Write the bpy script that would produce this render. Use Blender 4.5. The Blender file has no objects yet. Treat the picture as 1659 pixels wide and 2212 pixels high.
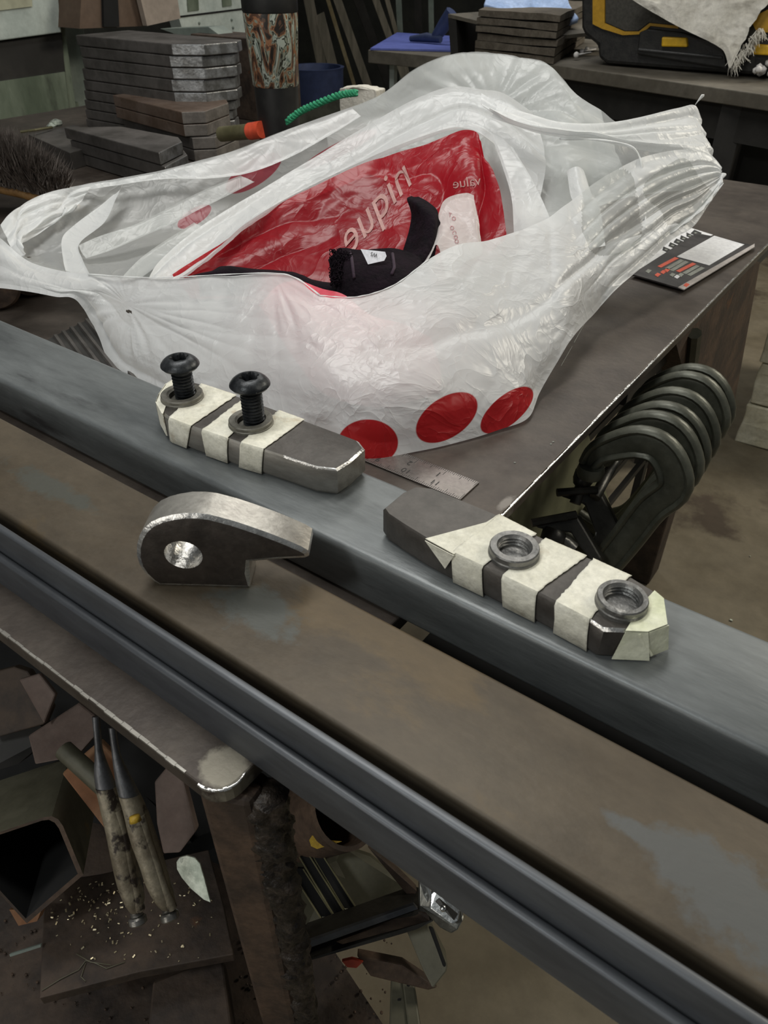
import bpy, bmesh, math, random
import numpy as np
from mathutils import Vector, Matrix
random.seed(7); rng = np.random.RandomState(5)

# ------------------------------------------------------------------ camera
S = bpy.context.scene
COL = S.collection
FPX = 1596.5; CX, CY = 829.5, 1106.0
R_ = Vector((0.808720, 0.588194, 0.0))
U_ = Vector((-0.358265, 0.492586, 0.793098))
F_ = Vector((-0.466496, 0.641394, -0.609094))
CAM = Vector((0, 0, 0.34))
cd = bpy.data.cameras.new('camera'); cam = bpy.data.objects.new('camera', cd); COL.objects.link(cam)
cd.sensor_fit = 'VERTICAL'; cd.sensor_height = 36; cd.sensor_width = 27
cd.lens = 36 * FPX / 2212; cd.clip_start = 0.01; cd.clip_end = 50
m3 = Matrix((R_, U_, -F_)).transposed(); cam.matrix_world = Matrix.Translation(CAM) @ m3.to_4x4()
S.camera = cam
cd.dof.use_dof = True; cd.dof.focus_distance = 0.62; cd.dof.aperture_fstop = 22.0

# ------------------------------------------------------------------ world, lamps, exposure
w = bpy.data.worlds.new('world'); S.world = w; w.use_nodes = True
w.node_tree.nodes['Background'].inputs[0].default_value = (0.80, 0.86, 0.88, 1)
w.node_tree.nodes['Background'].inputs[1].default_value = 0.11

def area(name, loc, target, sx, sy, power, color):
    l = bpy.data.lights.new(name, 'AREA'); l.shape = 'RECTANGLE'; l.size = sx; l.size_y = sy
    l.energy = power; l.color = color
    o = bpy.data.objects.new(name, l); COL.objects.link(o)
    o.location = loc; o.rotation_euler = (Vector(target) - Vector(loc)).to_track_quat('-Z', 'Y').to_euler()
    return o
area('strip_light', (-0.75, 0.55, 1.75), (-0.5, 0.5, 0), 1.3, 0.3, 21, (1.0, 0.99, 0.95))
area('bench_light', (-0.30, -0.60, 1.02), (-0.35, 0.4, 0.05), 0.16, 0.16, 4.0, (0.97, 1.0, 0.98))
area('back_strip_light', (-1.5, 2.9, 2.0), (-1.2, 2.0, 0), 1.6, 0.4, 20, (1.0, 0.98, 0.92))
area('side_strip_light', (0.9, 3.0, 1.6), (-0.1, 2.0, -0.6), 0.9, 0.5, 38, (1.0, 0.93, 0.78))
area('door_light', (-0.55, -1.6, 0.42), (-0.35, 0.3, -0.15), 1.1, 0.7, 7, (1.0, 0.96, 0.88))  # added low fill from the camera side, not a real doorway
area('aisle_strip_light', (1.3, 0.9, 1.5), (0.25, 0.6, -0.85), 0.3, 1.0, 7, (1.0, 0.95, 0.82))  # added fill that brightens the floor right of the table
S.view_settings.view_transform = 'Standard'; S.view_settings.look = 'None'
S.view_settings.gamma = 1.0; S.view_settings.use_curve_mapping = False
S.view_settings.exposure = 0.0

# ------------------------------------------------------------------ pixel -> place helpers
def ray(p): return F_ + R_ * ((p[0] - CX) / FPX) - U_ * ((p[1] - CY) / FPX)
def Z(px, py, z=0.0):
    d = ray((px, py)); return CAM + d * ((z - CAM.z) / d.z)
def Yp(px, py, y):
    d = ray((px, py)); return CAM + d * (y / d.y)
def Xp(px, py, x):
    d = ray((px, py)); return CAM + d * (x / d.x)
def D(px, py, d): return CAM + ray((px, py)) * d
def on_plane(px, py, P0, N):
    d = ray((px, py)); t = (P0 - CAM).dot(N) / d.dot(N); return CAM + d * t

# ------------------------------------------------------------------ materials
def mat(name, c1, c2=None, scale=20, rough=0.6, metal=0.0, bump=0.1, bscale=None, stretch=(1, 1, 1), c3=None, s3=5, t3=0.6, rv=0.1, spec=0.5, emis=None, mott=.16, patches=()):
    m = bpy.data.materials.new(name); m.use_nodes = True; nt = m.node_tree; N = nt.nodes; L = nt.links
    b = N['Principled BSDF']; b.inputs['Roughness'].default_value = rough; b.inputs['Metallic'].default_value = metal
    b.inputs['Specular IOR Level'].default_value = spec
    c2 = c2 or tuple(v * 0.8 for v in c1)
    tc = N.new('ShaderNodeTexCoord'); mp = N.new('ShaderNodeMapping'); mp.inputs['Scale'].default_value = stretch
    L.new(tc.outputs['Object'], mp.inputs[0])
    n = N.new('ShaderNodeTexNoise'); n.inputs['Scale'].default_value = scale; n.inputs['Detail'].default_value = 8; n.inputs['Roughness'].default_value = 0.65
    L.new(mp.outputs[0], n.inputs['Vector'])
    r = N.new('ShaderNodeValToRGB'); r.color_ramp.elements[0].position = 0.40; r.color_ramp.elements[1].position = 0.60
    r.color_ramp.elements[0].color = (*c1, 1); r.color_ramp.elements[1].color = (*c2, 1); L.new(n.outputs[0], r.inputs[0])
    col = r.outputs[0]
    if c3:
        n3 = N.new('ShaderNodeTexNoise'); n3.inputs['Scale'].default_value = s3; n3.inputs['Detail'].default_value = 10; n3.inputs['Roughness'].default_value = 0.6
        L.new(mp.outputs[0], n3.inputs['Vector'])
        r3 = N.new('ShaderNodeValToRGB'); r3.color_ramp.elements[0].position = t3; r3.color_ramp.elements[1].position = t3 + 0.06
        r3.color_ramp.elements[0].color = (0, 0, 0, 1); r3.color_ramp.elements[1].color = (1, 1, 1, 1); L.new(n3.outputs[0], r3.inputs[0])
        mx = N.new('ShaderNodeMixRGB'); L.new(r3.outputs[0], mx.inputs[0]); L.new(col, mx.inputs[1]); mx.inputs[2].default_value = (*c3, 1); col = mx.outputs[0]
    nf = N.new('ShaderNodeTexNoise'); nf.inputs['Scale'].default_value = scale * 5.5; nf.inputs['Detail'].default_value = 7; nf.inputs['Roughness'].default_value = .7
    L.new(mp.outputs[0], nf.inputs['Vector'])
    fm = N.new('ShaderNodeMapRange'); fm.inputs[1].default_value = .3; fm.inputs[2].default_value = .7; fm.inputs[3].default_value = 1 - mott; fm.inputs[4].default_value = 1 + mott; L.new(nf.outputs[0], fm.inputs[0])
    mm_ = N.new('ShaderNodeMixRGB'); mm_.blend_type = 'MULTIPLY'; mm_.inputs[0].default_value = 1; L.new(col, mm_.inputs[1]); L.new(fm.outputs[0], mm_.inputs[2]); col = mm_.outputs[0]
    for i_, (pc_, rad_, pcol, prough) in enumerate(patches):
        pm = N.new('ShaderNodeMapping'); pm.vector_type = 'POINT'; pm.inputs['Location'].default_value = tuple(-a / b_ for a, b_ in zip(pc_, rad_)); pm.inputs['Scale'].default_value = tuple(1 / b_ for b_ in rad_)
        L.new(tc.outputs['Object'], pm.inputs[0]); ln = N.new('ShaderNodeVectorMath'); ln.operation = 'LENGTH'; L.new(pm.outputs[0], ln.inputs[0])
        pn = N.new('ShaderNodeTexNoise'); pn.inputs['Scale'].default_value = 38; pn.inputs['Detail'].default_value = 9; pn.inputs['Roughness'].default_value = .68; L.new(tc.outputs['Object'], pn.inputs['Vector'])
        ad = N.new('ShaderNodeMath'); ad.operation = 'MULTIPLY_ADD'; L.new(pn.outputs[0], ad.inputs[0]); ad.inputs[1].default_value = 2.6; L.new(ln.outputs['Value'], ad.inputs[2])
        pr = N.new('ShaderNodeMapRange'); pr.inputs[1].default_value = 2.40; pr.inputs[2].default_value = 2.00; L.new(ad.outputs[0], pr.inputs[0])
        px_ = N.new('ShaderNodeMixRGB'); L.new(pr.outputs[0], px_.inputs[0]); L.new(col, px_.inputs[1]); px_.inputs[2].default_value = (*pcol, 1); col = px_.outputs[0]
    L.new(col, b.inputs['Base Color'])
    mr = N.new('ShaderNodeMapRange'); mr.inputs[3].default_value = max(0.05, rough - rv); mr.inputs[4].default_value = min(1, rough + rv)
    L.new(n.outputs[0], mr.inputs[0]); L.new(mr.outputs[0], b.inputs['Roughness'])
    if bump:
        nb = N.new('ShaderNodeTexNoise'); nb.inputs['Scale'].default_value = bscale or scale * 8; nb.inputs['Detail'].default_value = 6
        L.new(mp.outputs[0], nb.inputs['Vector'])
        bp = N.new('ShaderNodeBump'); bp.inputs['Strength'].default_value = bump; bp.inputs['Distance'].default_value = 0.002
        L.new(nb.outputs[0], bp.inputs['Height']); L.new(bp.outputs[0], b.inputs['Normal'])
    if emis:
        b.inputs['Emission Color'].default_value = (*c1, 1); b.inputs['Emission Strength'].default_value = emis
    return m
M = {}
_pc = lambda x, y, z: tuple(CAM + ray((x, y)) * ((z - CAM.z) / ray((x, y)).z))
M['tabletop'] = mat('worn_tabletop_steel', (.052, .041, .034), (.080, .065, .053), 9, .50, .30, .15, 160, c3=(.044, .033, .026), s3=5, t3=.57, mott=.22,
   patches=[(_pc(488, 1662, 0), (.017, .011, .05), (.23, .21, .165), .35), (_pc(1095, 1085, 0), (.005, .010, .05), (.20, .18, .16), .4)])
M['tube_blue'] = mat('blue_mill_scale_steel', (.105, .114, .116), (.175, .188, .190), 9, .40, .30, .10, 260, stretch=(.35, 1.6, 1.6), c3=(.060, .062, .064), s3=8, t3=.585, mott=.18)
M['beam_brown'] = mat('browned_mill_scale_steel', (.058, .043, .026), (.082, .065, .044), 8, .52, .25, .12, 200, stretch=(.6, 1, 1), c3=(.082, .058, .030), s3=11, t3=.56, mott=.22,
   patches=[(_pc(560, 1320, .04), (.035, .016, .04), (.075, .078, .070), .5), (_pc(110, 1050, .04), (.045, .010, .04), (.068, .068, .056), .5), (_pc(1500, 1870, .04), (.026, .014, .04), (.085, .086, .082), .5), (_pc(1600, 1960, .04), (.022, .022, .04), (.085, .086, .082), .5), (_pc(1380, 1800, .04), (.016, .005, .04), (.085, .086, .082), .5)])
M['rusty'] = mat('rusty_brown_steel', (.040, .026, .018), (.088, .054, .034), 22, .72, .1, .5, 120, c3=(.13, .055, .022), s3=14, t3=.64, mott=.3)
M['rust_dark'] = mat('dark_rusty_steel', (.030, .021, .016), (.066, .045, .032), 24, .7, .15, .6, 90, c3=(.12, .05, .02), s3=16, t3=.66)
M['channel'] = mat('dark_channel_steel', (.060, .064, .072), (.105, .112, .122), 12, .42, .45, .1, 250, stretch=(.25, 1, 1))
M['steel'] = mat('brushed_steel', (.34, .32, .29), (.48, .46, .42), 30, .33, .70, .08, 300, stretch=(1, 1, .25))
M['steel_dark'] = mat('dark_scale_steel', (.060, .054, .048), (.095, .086, .078), 25, .45, .4, .12, 260)
M['bright'] = mat('ground_bright_steel', (.52, .51, .49), (.75, .74, .72), 90, .28, .9, .3, 300)
M['tape'] = mat('masking_tape', (.62, .60, .50), (.74, .72, .62), 40, .75, 0, .5, 180, rv=.05, c3=(.52, .46, .35), s3=26, t3=.60)
M['black_screw'] = mat('black_oxide_steel', (.016, .018, .020), (.045, .048, .052), 90, .38, .5, .15, 300, c3=(.20, .21, .21), s3=160, t3=.66)
M['block_side'] = mat('brushed_block_side', (.24, .225, .20), (.34, .325, .295), 30, .40, .6, .1, 300, stretch=(.3, 1, 1))
M['nut'] = mat('zinc_nut_steel', (.14, .14, .135), (.24, .235, .225), 60, .4, .7, .3, 250, c3=(.38, .37, .35), s3=80, t3=.6)
M['washer'] = mat('grey_washer_steel', (.13, .125, .105), (.20, .19, .165), 60, .5, .45, .2, 250)
M['clamp'] = mat('olive_grey_clamp_paint', (.062, .064, .048), (.098, .10, .078), 20, .42, .35, .15, 150)
M['clamp_black'] = mat('black_clamp_steel', (.022, .021, .018), (.045, .042, .036), 20, .35, .4, .15, 150)
M['rod'] = mat('clamp_screw_steel', (.16, .155, .14), (.26, .25, .23), 60, .35, .8, .2, 250)
M['floor'] = mat('stained_concrete_floor', (.14, .115, .075), (.20, .17, .12), 3.5, .75, 0, .3, 40, c3=(.075, .055, .038), s3=2.2, t3=.58)
M['wall_dark'] = mat('dark_shop_wall', (.020, .021, .018), (.034, .035, .029), 4, .8, 0, .1)
M['block'] = mat('painted_white_block', (.56, .52, .38), (.72, .69, .55), 12, .8, 0, .8, 60, c3=(.26, .22, .10), s3=9, t3=.62)
M['red'] = None
M['black_cloth'] = mat('black_knit_cloth', (.005, .003, .005), (.011, .006, .010), 60, .9, 0, .9, 260, spec=.12)
M['white_label'] = mat('white_woven_label', (.72, .72, .78), (.80, .80, .85), 60, .8, 0, .1)
M['ink'] = mat('black_ink', (.02, .02, .02), (.03, .03, .03), 60, .8, 0, 0)
M['ruler'] = mat('satin_ruler_steel', (.17, .15, .14), (.21, .19, .175), 60, .38, .7, .05, 300)
M['etch'] = mat('etched_ruler_marks', (.03, .028, .026), None, 60, .6, 0, 0)
M['paper_white'] = mat('white_paper', (.66, .66, .68), (.72, .72, .73), 30, .7, 0, .05)
M['paper_black'] = mat('black_printed_cover', (.020, .018, .018), (.05, .045, .045), 30, .45, 0, .05)
M['paper_grey'] = mat('grey_print', (.26, .27, .24), None, 60, .6, 0, 0)
M['orange'] = mat('orange_print', (.60, .085, .04), (.68, .11, .06), 60, .6, 0, 0)
M['thermos_black'] = mat('black_coated_tumbler', (.012, .012, .012), (.020, .020, .019), 20, .5, .1, .02)
M['machine_white'] = mat('dirty_white_machine_paint', (.40, .45, .42), (.50, .55, .51), 6, .6, 0, .05, c3=(.24, .26, .23), s3=5, t3=.62)
M['machine_green'] = mat('grimy_green_machine_paint', (.085, .11, .075), (.17, .20, .15), 7, .6, 0, .1, stretch=(1, 1, .3), c3=(.035, .04, .03), s3=5, t3=.58)
M['machine_grey'] = mat('grey_green_column_paint', (.14, .17, .15), (.20, .23, .20), 6, .6, 0, .05)
M['beige'] = mat('beige_cabinet_paint', (.30, .25, .21), (.36, .30, .25), 6, .6, 0, .05)
M['plate'] = mat('grey_stock_plate', (.070, .064, .058), (.115, .105, .098), 14, .5, .35, .15, 160)
M['plate_brown'] = mat('brown_stock_plate', (.095, .062, .043), (.145, .105, .082), 14, .6, .2, .2, 160)
M['plate_end'] = mat('cut_plate_end', (.17, .17, .165), (.34, .35, .36), 40, .34, .7, .3, 120)
M['bench'] = mat('grimy_bench_top', (.085, .074, .056), (.135, .12, .095), 9, .7, 0, .2)
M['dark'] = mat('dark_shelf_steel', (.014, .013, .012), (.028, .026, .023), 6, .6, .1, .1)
M['blue'] = mat('blue_folder_plastic', (.075, .10, .34), (.10, .13, .42), 6, .5, 0, .02)
M['blue_cloth'] = mat('pale_blue_shop_cloth', (.30, .42, .68), (.40, .52, .78), 20, .9, 0, .5, 60)
M['felt'] = mat('brown_felt_pad', (.085, .070, .052), (.13, .11, .085), 40, .95, 0, .7, 120)
M['yellow'] = mat('yellow_plastic', (.72, .42, .015), (.80, .48, .02), 20, .45, 0, .02)
M['amber'] = mat('amber_trim_plastic', (.42, .23, .012), (.50, .28, .02), 20, .5, 0, .02)
M['black_plastic'] = mat('black_case_plastic', (.012, .012, .012), (.024, .023, .021), 60, .5, 0, .2, 300)
M['rag'] = mat('off_white_rag', (.58, .55, .48), (.72, .69, .62), 14, .95, 0, .8, 160)
M['cotton'] = mat('white_cotton_tips', (.70, .68, .66), None, 60, .9, 0, .1)
M['wood_bar'] = mat('dusty_scrap_bar', (.15, .135, .10), (.24, .21, .16), 12, .8, 0, .3, stretch=(3, 3, .4))
M['yellow_bar'] = mat('tan_scrap_bar', (.22, .17, .085), (.30, .25, .15), 12, .8, 0, .3)
M['bristle'] = mat('dark_wire_bristle', (.055, .043, .036), (.115, .095, .082), 60, .6, .2, 0)
M['wood'] = mat('worn_brush_wood', (.20, .10, .030), (.30, .17, .06), 10, .6, 0, .2, stretch=(4, 1, 1), c3=(.06, .035, .015), s3=8, t3=.55)
M['green'] = mat('green_cord', (.02, .26, .12), (.05, .42, .22), 300, .7, 0, .5)
M['brass'] = mat('dull_olive_brass', (.12, .11, .055), (.17, .155, .085), 20, .5, .4, .1)
M['orange_cap'] = mat('orange_plastic', (.62, .075, .03), (.70, .10, .05), 20, .5, 0, .05)
M['blue_bucket'] = mat('dark_blue_plastic', (.018, .028, .075), (.03, .045, .11), 8, .5, 0, .05)
M['galv'] = mat('galvanised_sheet', (.33, .37, .31), (.58, .62, .54), 60, .45, .5, .3, 90, c3=(.16, .19, .16), s3=60, t3=.58)
M['plier'] = mat('grimy_plier_steel', (.135, .11, .075), (.22, .19, .135), 40, .5, .3, .5, 120, c3=(.028, .020, .015), s3=75, t3=.54, mott=.3)
M['plier_dark'] = mat('dark_plier_jaw_steel', (.05, .05, .05), (.11, .11, .115), 40, .42, .6, .3, 120)
M['scrap_pink'] = mat('pinkish_scrap_plate', (.105, .070, .056), (.145, .105, .088), 18, .7, .1, .2, 120)
M['scrap_orange'] = mat('rust_orange_plate', (.20, .085, .035), (.24, .14, .075), 14, .75, .05, .3, 120)
M['olive'] = mat('olive_scale_steel', (.070, .066, .042), (.115, .108, .075), 10, .55, .2, .15, 120, c3=(.14, .09, .03), s3=12, t3=.66)
M['chrome'] = mat('chrome_latch', (.60, .61, .60), (.75, .76, .75), 40, .22, .95, .1)
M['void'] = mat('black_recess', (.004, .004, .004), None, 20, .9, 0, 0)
M['yellow_paint'] = mat('yellow_paint_mark', (.42, .27, .02), (.30, .18, .02), 90, .6, 0, .2)
M['chip'] = mat('brass_metal_chips', (.50, .42, .26), (.65, .58, .40), 60, .35, .6, .1)

def film(name, col, dotcol, alpha, transl, crumple=1.0):
    """thin plastic film; red printed dots follow the mesh attribute 'print'"""
    m = bpy.data.materials.new(name); m.use_nodes = True; nt = m.node_tree; N = nt.nodes; L = nt.links
    N.remove(N['Principled BSDF']); out = N['Material Output']
    tc = N.new('ShaderNodeTexCoord')
    at = N.new('ShaderNodeAttribute'); at.attribute_name = 'print'
    mr = N.new('ShaderNodeMapRange'); mr.inputs[1].default_value = -0.02; mr.inputs[2].default_value = 0.02
    L.new(at.outputs['Fac'], mr.inputs[0])
    mx = N.new('ShaderNodeMixRGB'); L.new(mr.outputs[0], mx.inputs[0]); mx.inputs[1].default_value = (*col, 1); mx.inputs[2].default_value = (*dotcol, 1)
    # bump: faceted crumple (voronoi) on warped coordinates + fine creases
    wn = N.new('ShaderNodeTexNoise'); wn.inputs['Scale'].default_value = 9; L.new(tc.outputs['Object'], wn.inputs['Vector'])
    mw = N.new('ShaderNodeMixRGB'); mw.blend_type = 'ADD'; mw.inputs[0].default_value = 0.12; L.new(tc.outputs['Object'], mw.inputs[1]); L.new(wn.outputs['Color'], mw.inputs[2])
    def crease(scale, st, rz):
        mp = N.new('ShaderNodeMapping'); mp.inputs['Scale'].default_value = st; mp.inputs['Rotation'].default_value = (0, 0, rz); L.new(mw.outputs[0], mp.inputs[0])
        n = N.new('ShaderNodeTexNoise'); n.inputs['Scale'].default_value = scale; n.inputs['Detail'].default_value = 2.5; n.inputs['Roughness'].default_value = .45; L.new(mp.outputs[0], n.inputs['Vector'])
        a = N.new('ShaderNodeMath'); a.operation = 'SUBTRACT'; L.new(n.outputs[0], a.inputs[0]); a.inputs[1].default_value = .5
        b_ = N.new('ShaderNodeMath'); b_.operation = 'ABSOLUTE'; L.new(a.outputs[0], b_.inputs[0])
        c_ = N.new('ShaderNodeMath'); c_.operation = 'POWER'; L.new(b_.outputs[0], c_.inputs[0]); c_.inputs[1].default_value = .6; return c_.outputs[0]
    v1 = crease(16, (1, .5, 1), .5); v2 = crease(42, (.6, 1, .8), -.6); v3 = crease(95, (1, .5, 1), 1.2)
    a1 = N.new('ShaderNodeMath'); a1.operation = 'MULTIPLY_ADD'; L.new(v2, a1.inputs[0]); a1.inputs[1].default_value = .42; L.new(v1, a1.inputs[2])
    a2 = N.new('ShaderNodeMath'); a2.operation = 'MULTIPLY_ADD'; L.new(v3, a2.inputs[0]); a2.inputs[1].default_value = .16; L.new(a1.outputs[0], a2.inputs[2])
    bp = N.new('ShaderNodeBump'); bp.inputs['Strength'].default_value = 0.6 * crumple; bp.inputs['Distance'].default_value = -0.006
    L.new(a2.outputs[0], bp.inputs['Height'])
    df = N.new('ShaderNodeBsdfDiffuse'); L.new(mx.outputs[0], df.inputs[0]); L.new(bp.outputs[0], df.inputs['Normal'])
    tr = N.new('ShaderNodeBsdfTranslucent'); L.new(mx.outputs[0], tr.inputs[0]); L.new(bp.outputs[0], tr.inputs['Normal'])
    m1 = N.new('ShaderNodeMixShader'); m1.inputs[0].default_value = transl; L.new(df.outputs[0], m1.inputs[1]); L.new(tr.outputs[0], m1.inputs[2])
    tp = N.new('ShaderNodeBsdfTransparent')
    tcol = N.new('ShaderNodeMixRGB'); L.new(mr.outputs[0], tcol.inputs[0]); tcol.inputs[1].default_value = (min(1, col[0] * 1.08), min(1, col[1] * 1.08), min(1, col[2] * 1.08), 1); tcol.inputs[2].default_value = (.8, .12, .1, 1)
    L.new(tcol.outputs[0], tp.inputs[0])
    m2 = N.new('ShaderNodeMixShader'); m2.inputs[0].default_value = alpha; L.new(m1.outputs[0], m2.inputs[1]); L.new(tp.outputs[0], m2.inputs[2])
    gl = N.new('ShaderNodeBsdfGlossy'); gl.inputs['Roughness'].default_value = .35; L.new(bp.outputs[0], gl.inputs['Normal'])
    fr = N.new('ShaderNodeLayerWeight'); fr.inputs[0].default_value = .12; frm = N.new('ShaderNodeMath'); frm.operation = 'MULTIPLY_ADD'; L.new(fr.outputs['Facing'], frm.inputs[0]); frm.inputs[1].default_value = .12; frm.inputs[2].default_value = .035
    m3_ = N.new('ShaderNodeMixShader'); L.new(frm.outputs[0], m3_.inputs[0]); L.new(m2.outputs[0], m3_.inputs[1]); L.new(gl.outputs[0], m3_.inputs[2])
    L.new(m3_.outputs[0], out.inputs[0]); return m
M['film'] = film('white_bag_film', (.88, .89, .89), (.50, .010, .014), .12, .38)
M['film_back'] = film('white_bag_film_single', (.80, .815, .805), (.60, .09, .13), .44, .42, .8)
M['red_film'] = film('red_printed_film', (.50, .010, .022), (.6, .02, .03), .30, .40, .8)
M['pale_film'] = film('pale_inner_film', (.80, .76, .74), (.6, .02, .03), .12, .35, .8)
M['print'] = mat('pale_print_on_red_film', (.42, .22, .20), (.50, .28, .26), 60, .6, 0, 0)

# ------------------------------------------------------------------ object helpers
def obj(name, me, m=None, parent=None, smooth=None, bevel=None, mats=None):
    if isinstance(me, bmesh.types.BMesh):
        bm = me; bmesh.ops.recalc_face_normals(bm, faces=bm.faces[:])
        me = bpy.data.meshes.new(name); bm.to_mesh(me); bm.free()
    o = bpy.data.objects.new(name, me); COL.objects.link(o)
    for k in (mats or ([m] if m else [])): me.materials.append(M[k] if isinstance(k, str) else k)
    if m in ('film', 'film_back', 'red_film', 'pale_film') and 'print' not in me.attributes:
        a_ = me.attributes.new('print', 'FLOAT', 'POINT'); a_.data.foreach_set('value', [-1.0] * len(me.vertices))
    if parent: o.parent = parent; o.matrix_parent_inverse = parent.matrix_world.inverted() if False else Matrix.Translation(-parent.location)
    if bevel:
        b = o.modifiers.new('bevel', 'BEVEL'); b.width = bevel; b.segments = 2; b.limit_method = 'ANGLE'; b.angle_limit = math.radians(35)
        b.harden_normals = False
    if smooth is not None:
        for p in me.polygons: p.use_smooth = True
        if smooth < 180:
            me.set_sharp_from_angle(angle=math.radians(smooth))
    return o
def tag(o, label, cat=None, group=None, kind=None):
    if label: o['label'] = label
    if cat: o['category'] = cat
    if group: o['group'] = group
    if kind: o['kind'] = kind
    return o
def empty(name, loc, label, cat, group=None):
    o = bpy.data.objects.new(name, None); o.location = loc; COL.objects.link(o); o.empty_display_size = .02
    return tag(o, label, cat, group)
def prism(bm, pts, vec, mi=0, cap_mi=None):
    """polygon of 3-D points extruded by a vector"""
    vec = Vector(vec); a = [bm.verts.new(p) for p in pts]; b = [bm.verts.new(Vector(p) + vec) for p in pts]
    n = len(pts); fs = [bm.faces.new(a), bm.faces.new(b[::-1])]
    for f in fs: f.material_index = mi if cap_mi is None else cap_mi
    for i in range(n):
        f = bm.faces.new((a[i], b[i], b[(i + 1) % n], a[(i + 1) % n])); f.material_index = mi
    return bm
def box(bm, c, s, rot=None, mi=0):
    r = rot or Matrix.Identity(3); c = Vector(c)
    v = [bm.verts.new(c + r @ Vector((x * s[0] / 2, y * s[1] / 2, z * s[2] / 2))) for x in (-1, 1) for y in (-1, 1) for z in (-1, 1)]
    for f in ((0, 1, 3, 2), (4, 6, 7, 5), (0, 4, 5, 1), (2, 3, 7, 6), (0, 2, 6, 4), (1, 5, 7, 3)):
        bm.faces.new([v[i] for i in f]).material_index = mi
    return bm
def frame_for(t):
    t = t.normalized(); up = Vector((0, 0, 1)) if abs(t.z) < .9 else Vector((1, 0, 0))
    a = t.cross(up).normalized(); return a, a.cross(t).normalized()
def tube(bm, pts, rad, seg=12, cap=True, mi=0, sx=1.0, sy=1.0, fixed=None):
    pts = [Vector(p) for p in pts]; n = len(pts); rs = rad if hasattr(rad, '__len__') else [rad] * n
    rings = []; A = None
    for i, p in enumerate(pts):
        t = (pts[min(i + 1, n - 1)] - pts[max(i - 1, 0)]).normalized()
        if fixed is not None: a = Vector(fixed).normalized(); b = a.cross(t).normalized()
        elif A is None: a, b = frame_for(t)
        else: a = (A - t * A.dot(t)).normalized(); b = a.cross(t).normalized()
        A = a
        rings.append([bm.verts.new(p + a * math.cos(2 * math.pi * k / seg) * rs[i] * sx + b * math.sin(2 * math.pi * k / seg) * rs[i] * sy) for k in range(seg)])
    for i in range(n - 1):
        for k in range(seg):
            bm.faces.new((rings[i][k], rings[i][(k + 1) % seg], rings[i + 1][(k + 1) % seg], rings[i + 1][k])).material_index = mi
    if cap:
        bm.faces.new(rings[0][::-1]).material_index = mi; bm.faces.new(rings[-1]).material_index = mi
    return bm
def lathe(bm, base, prof, axis=(0, 0, 1), seg=32, mi=0, mis=None, close=False, sx=1.0):
    ax = Vector(axis).normalized(); a, b = frame_for(ax); base = Vector(base); rings = []
    for r, h in prof:
        rings.append([bm.verts.new(base + ax * h + (a * math.cos(2 * math.pi * k / seg) * sx + b * math.sin(2 * math.pi * k / seg)) * max(r, 1e-5)) for k in range(seg)])
    m = len(prof)
    for i in range(m if close else m - 1):
        j = (i + 1) % m
        for k in range(seg):
            f = bm.faces.new((rings[i][k], rings[i][(k + 1) % seg], rings[j][(k + 1) % seg], rings[j][k])); f.material_index = mis[i] if mis else mi
    if not close:
        if prof[0][0] > 1e-4: bm.faces.new(rings[0][::-1]).material_index = mi
        if prof[-1][0] > 1e-4: bm.faces.new(rings[-1]).material_index = mi
    return bm
def slab(name, px, z, th, m, parent=None, bevel=None, mi=0, **k):
    """flat piece whose top outline (photo pixels) lies at height z"""
    bm = bmesh.new(); prism(bm, [Z(x, y, z) for x, y in px], (0, 0, -th)); return obj(name, bm, m, parent, bevel=bevel, **k)
def textmesh(s, font_scale=1.0):
    c = bpy.data.curves.new('t', 'FONT'); c.body = s; c.size = font_scale; c.align_x = 'CENTER'; c.align_y = 'CENTER'; c.resolution_u = 4
    o = bpy.data.objects.new('t', c); COL.objects.link(o); bpy.context.view_layer.update()
    me = bpy.data.meshes.new_from_object(o.evaluated_get(bpy.context.evaluated_depsgraph_get())); bpy.data.objects.remove(o); bpy.data.curves.remove(c)
    return me
def text_on(name, s, O, X, Yv, m, parent, mirror=False, th=.0002):
    """text whose em square is spanned by the world vectors X and Yv"""
    me = textmesh(s); O = Vector(O)
    for v in me.vertices:
        x = -v.co.x if mirror else v.co.x
        v.co = O + Vector(X) * x + Vector(Yv) * v.co.y
    me.materials.clear(); return obj(name, me, m, parent)

# numpy noise
def vnoise(P, seed=0):
    P = np.asarray(P); I = np.floor(P).astype(np.int64); f = P - I; f = f * f * (3 - 2 * f); out = 0
    for dx in (0, 1):
        for dy in (0, 1):
            for dz in (0, 1):
                h = (I[..., 0] + dx) * 374761393 + (I[..., 1] + dy) * 668265263 + (I[..., 2] + dz) * 2147483647 + seed * 1274126177
                h = (h ^ (h >> 13)) * 1274126177 & 0x7fffffff; h = (h ^ (h >> 16)) & 0xffff
                wgt = (f[..., 0] if dx else 1 - f[..., 0]) * (f[..., 1] if dy else 1 - f[..., 1]) * (f[..., 2] if dz else 1 - f[..., 2])
                out = out + wgt * (h / 65535.0)
    return out
def catmull(A, n):
    """resample control rows A[k, ...] to n samples along axis 0"""
    A = np.asarray(A, float); k = len(A); t = np.linspace(0, k - 1, n); i = np.clip(t.astype(int), 0, k - 2); f = (t - i).reshape((-1,) + (1,) * (A.ndim - 1))
    P = np.concatenate([2 * A[:1] - A[1:2], A, 2 * A[-1:] - A[-2:-1]]); p0, p1, p2, p3 = P[i], P[i + 1], P[i + 2], P[i + 3]
    return .5 * ((2 * p1) + (-p0 + p2) * f + (2 * p0 - 5 * p1 + 4 * p2 - p3) * f ** 2 + (-p0 + 3 * p1 - 3 * p2 + p3) * f ** 3)
RN, UN, FN, CN = (np.array(v) for v in (R_, U_, F_, CAM))
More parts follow.
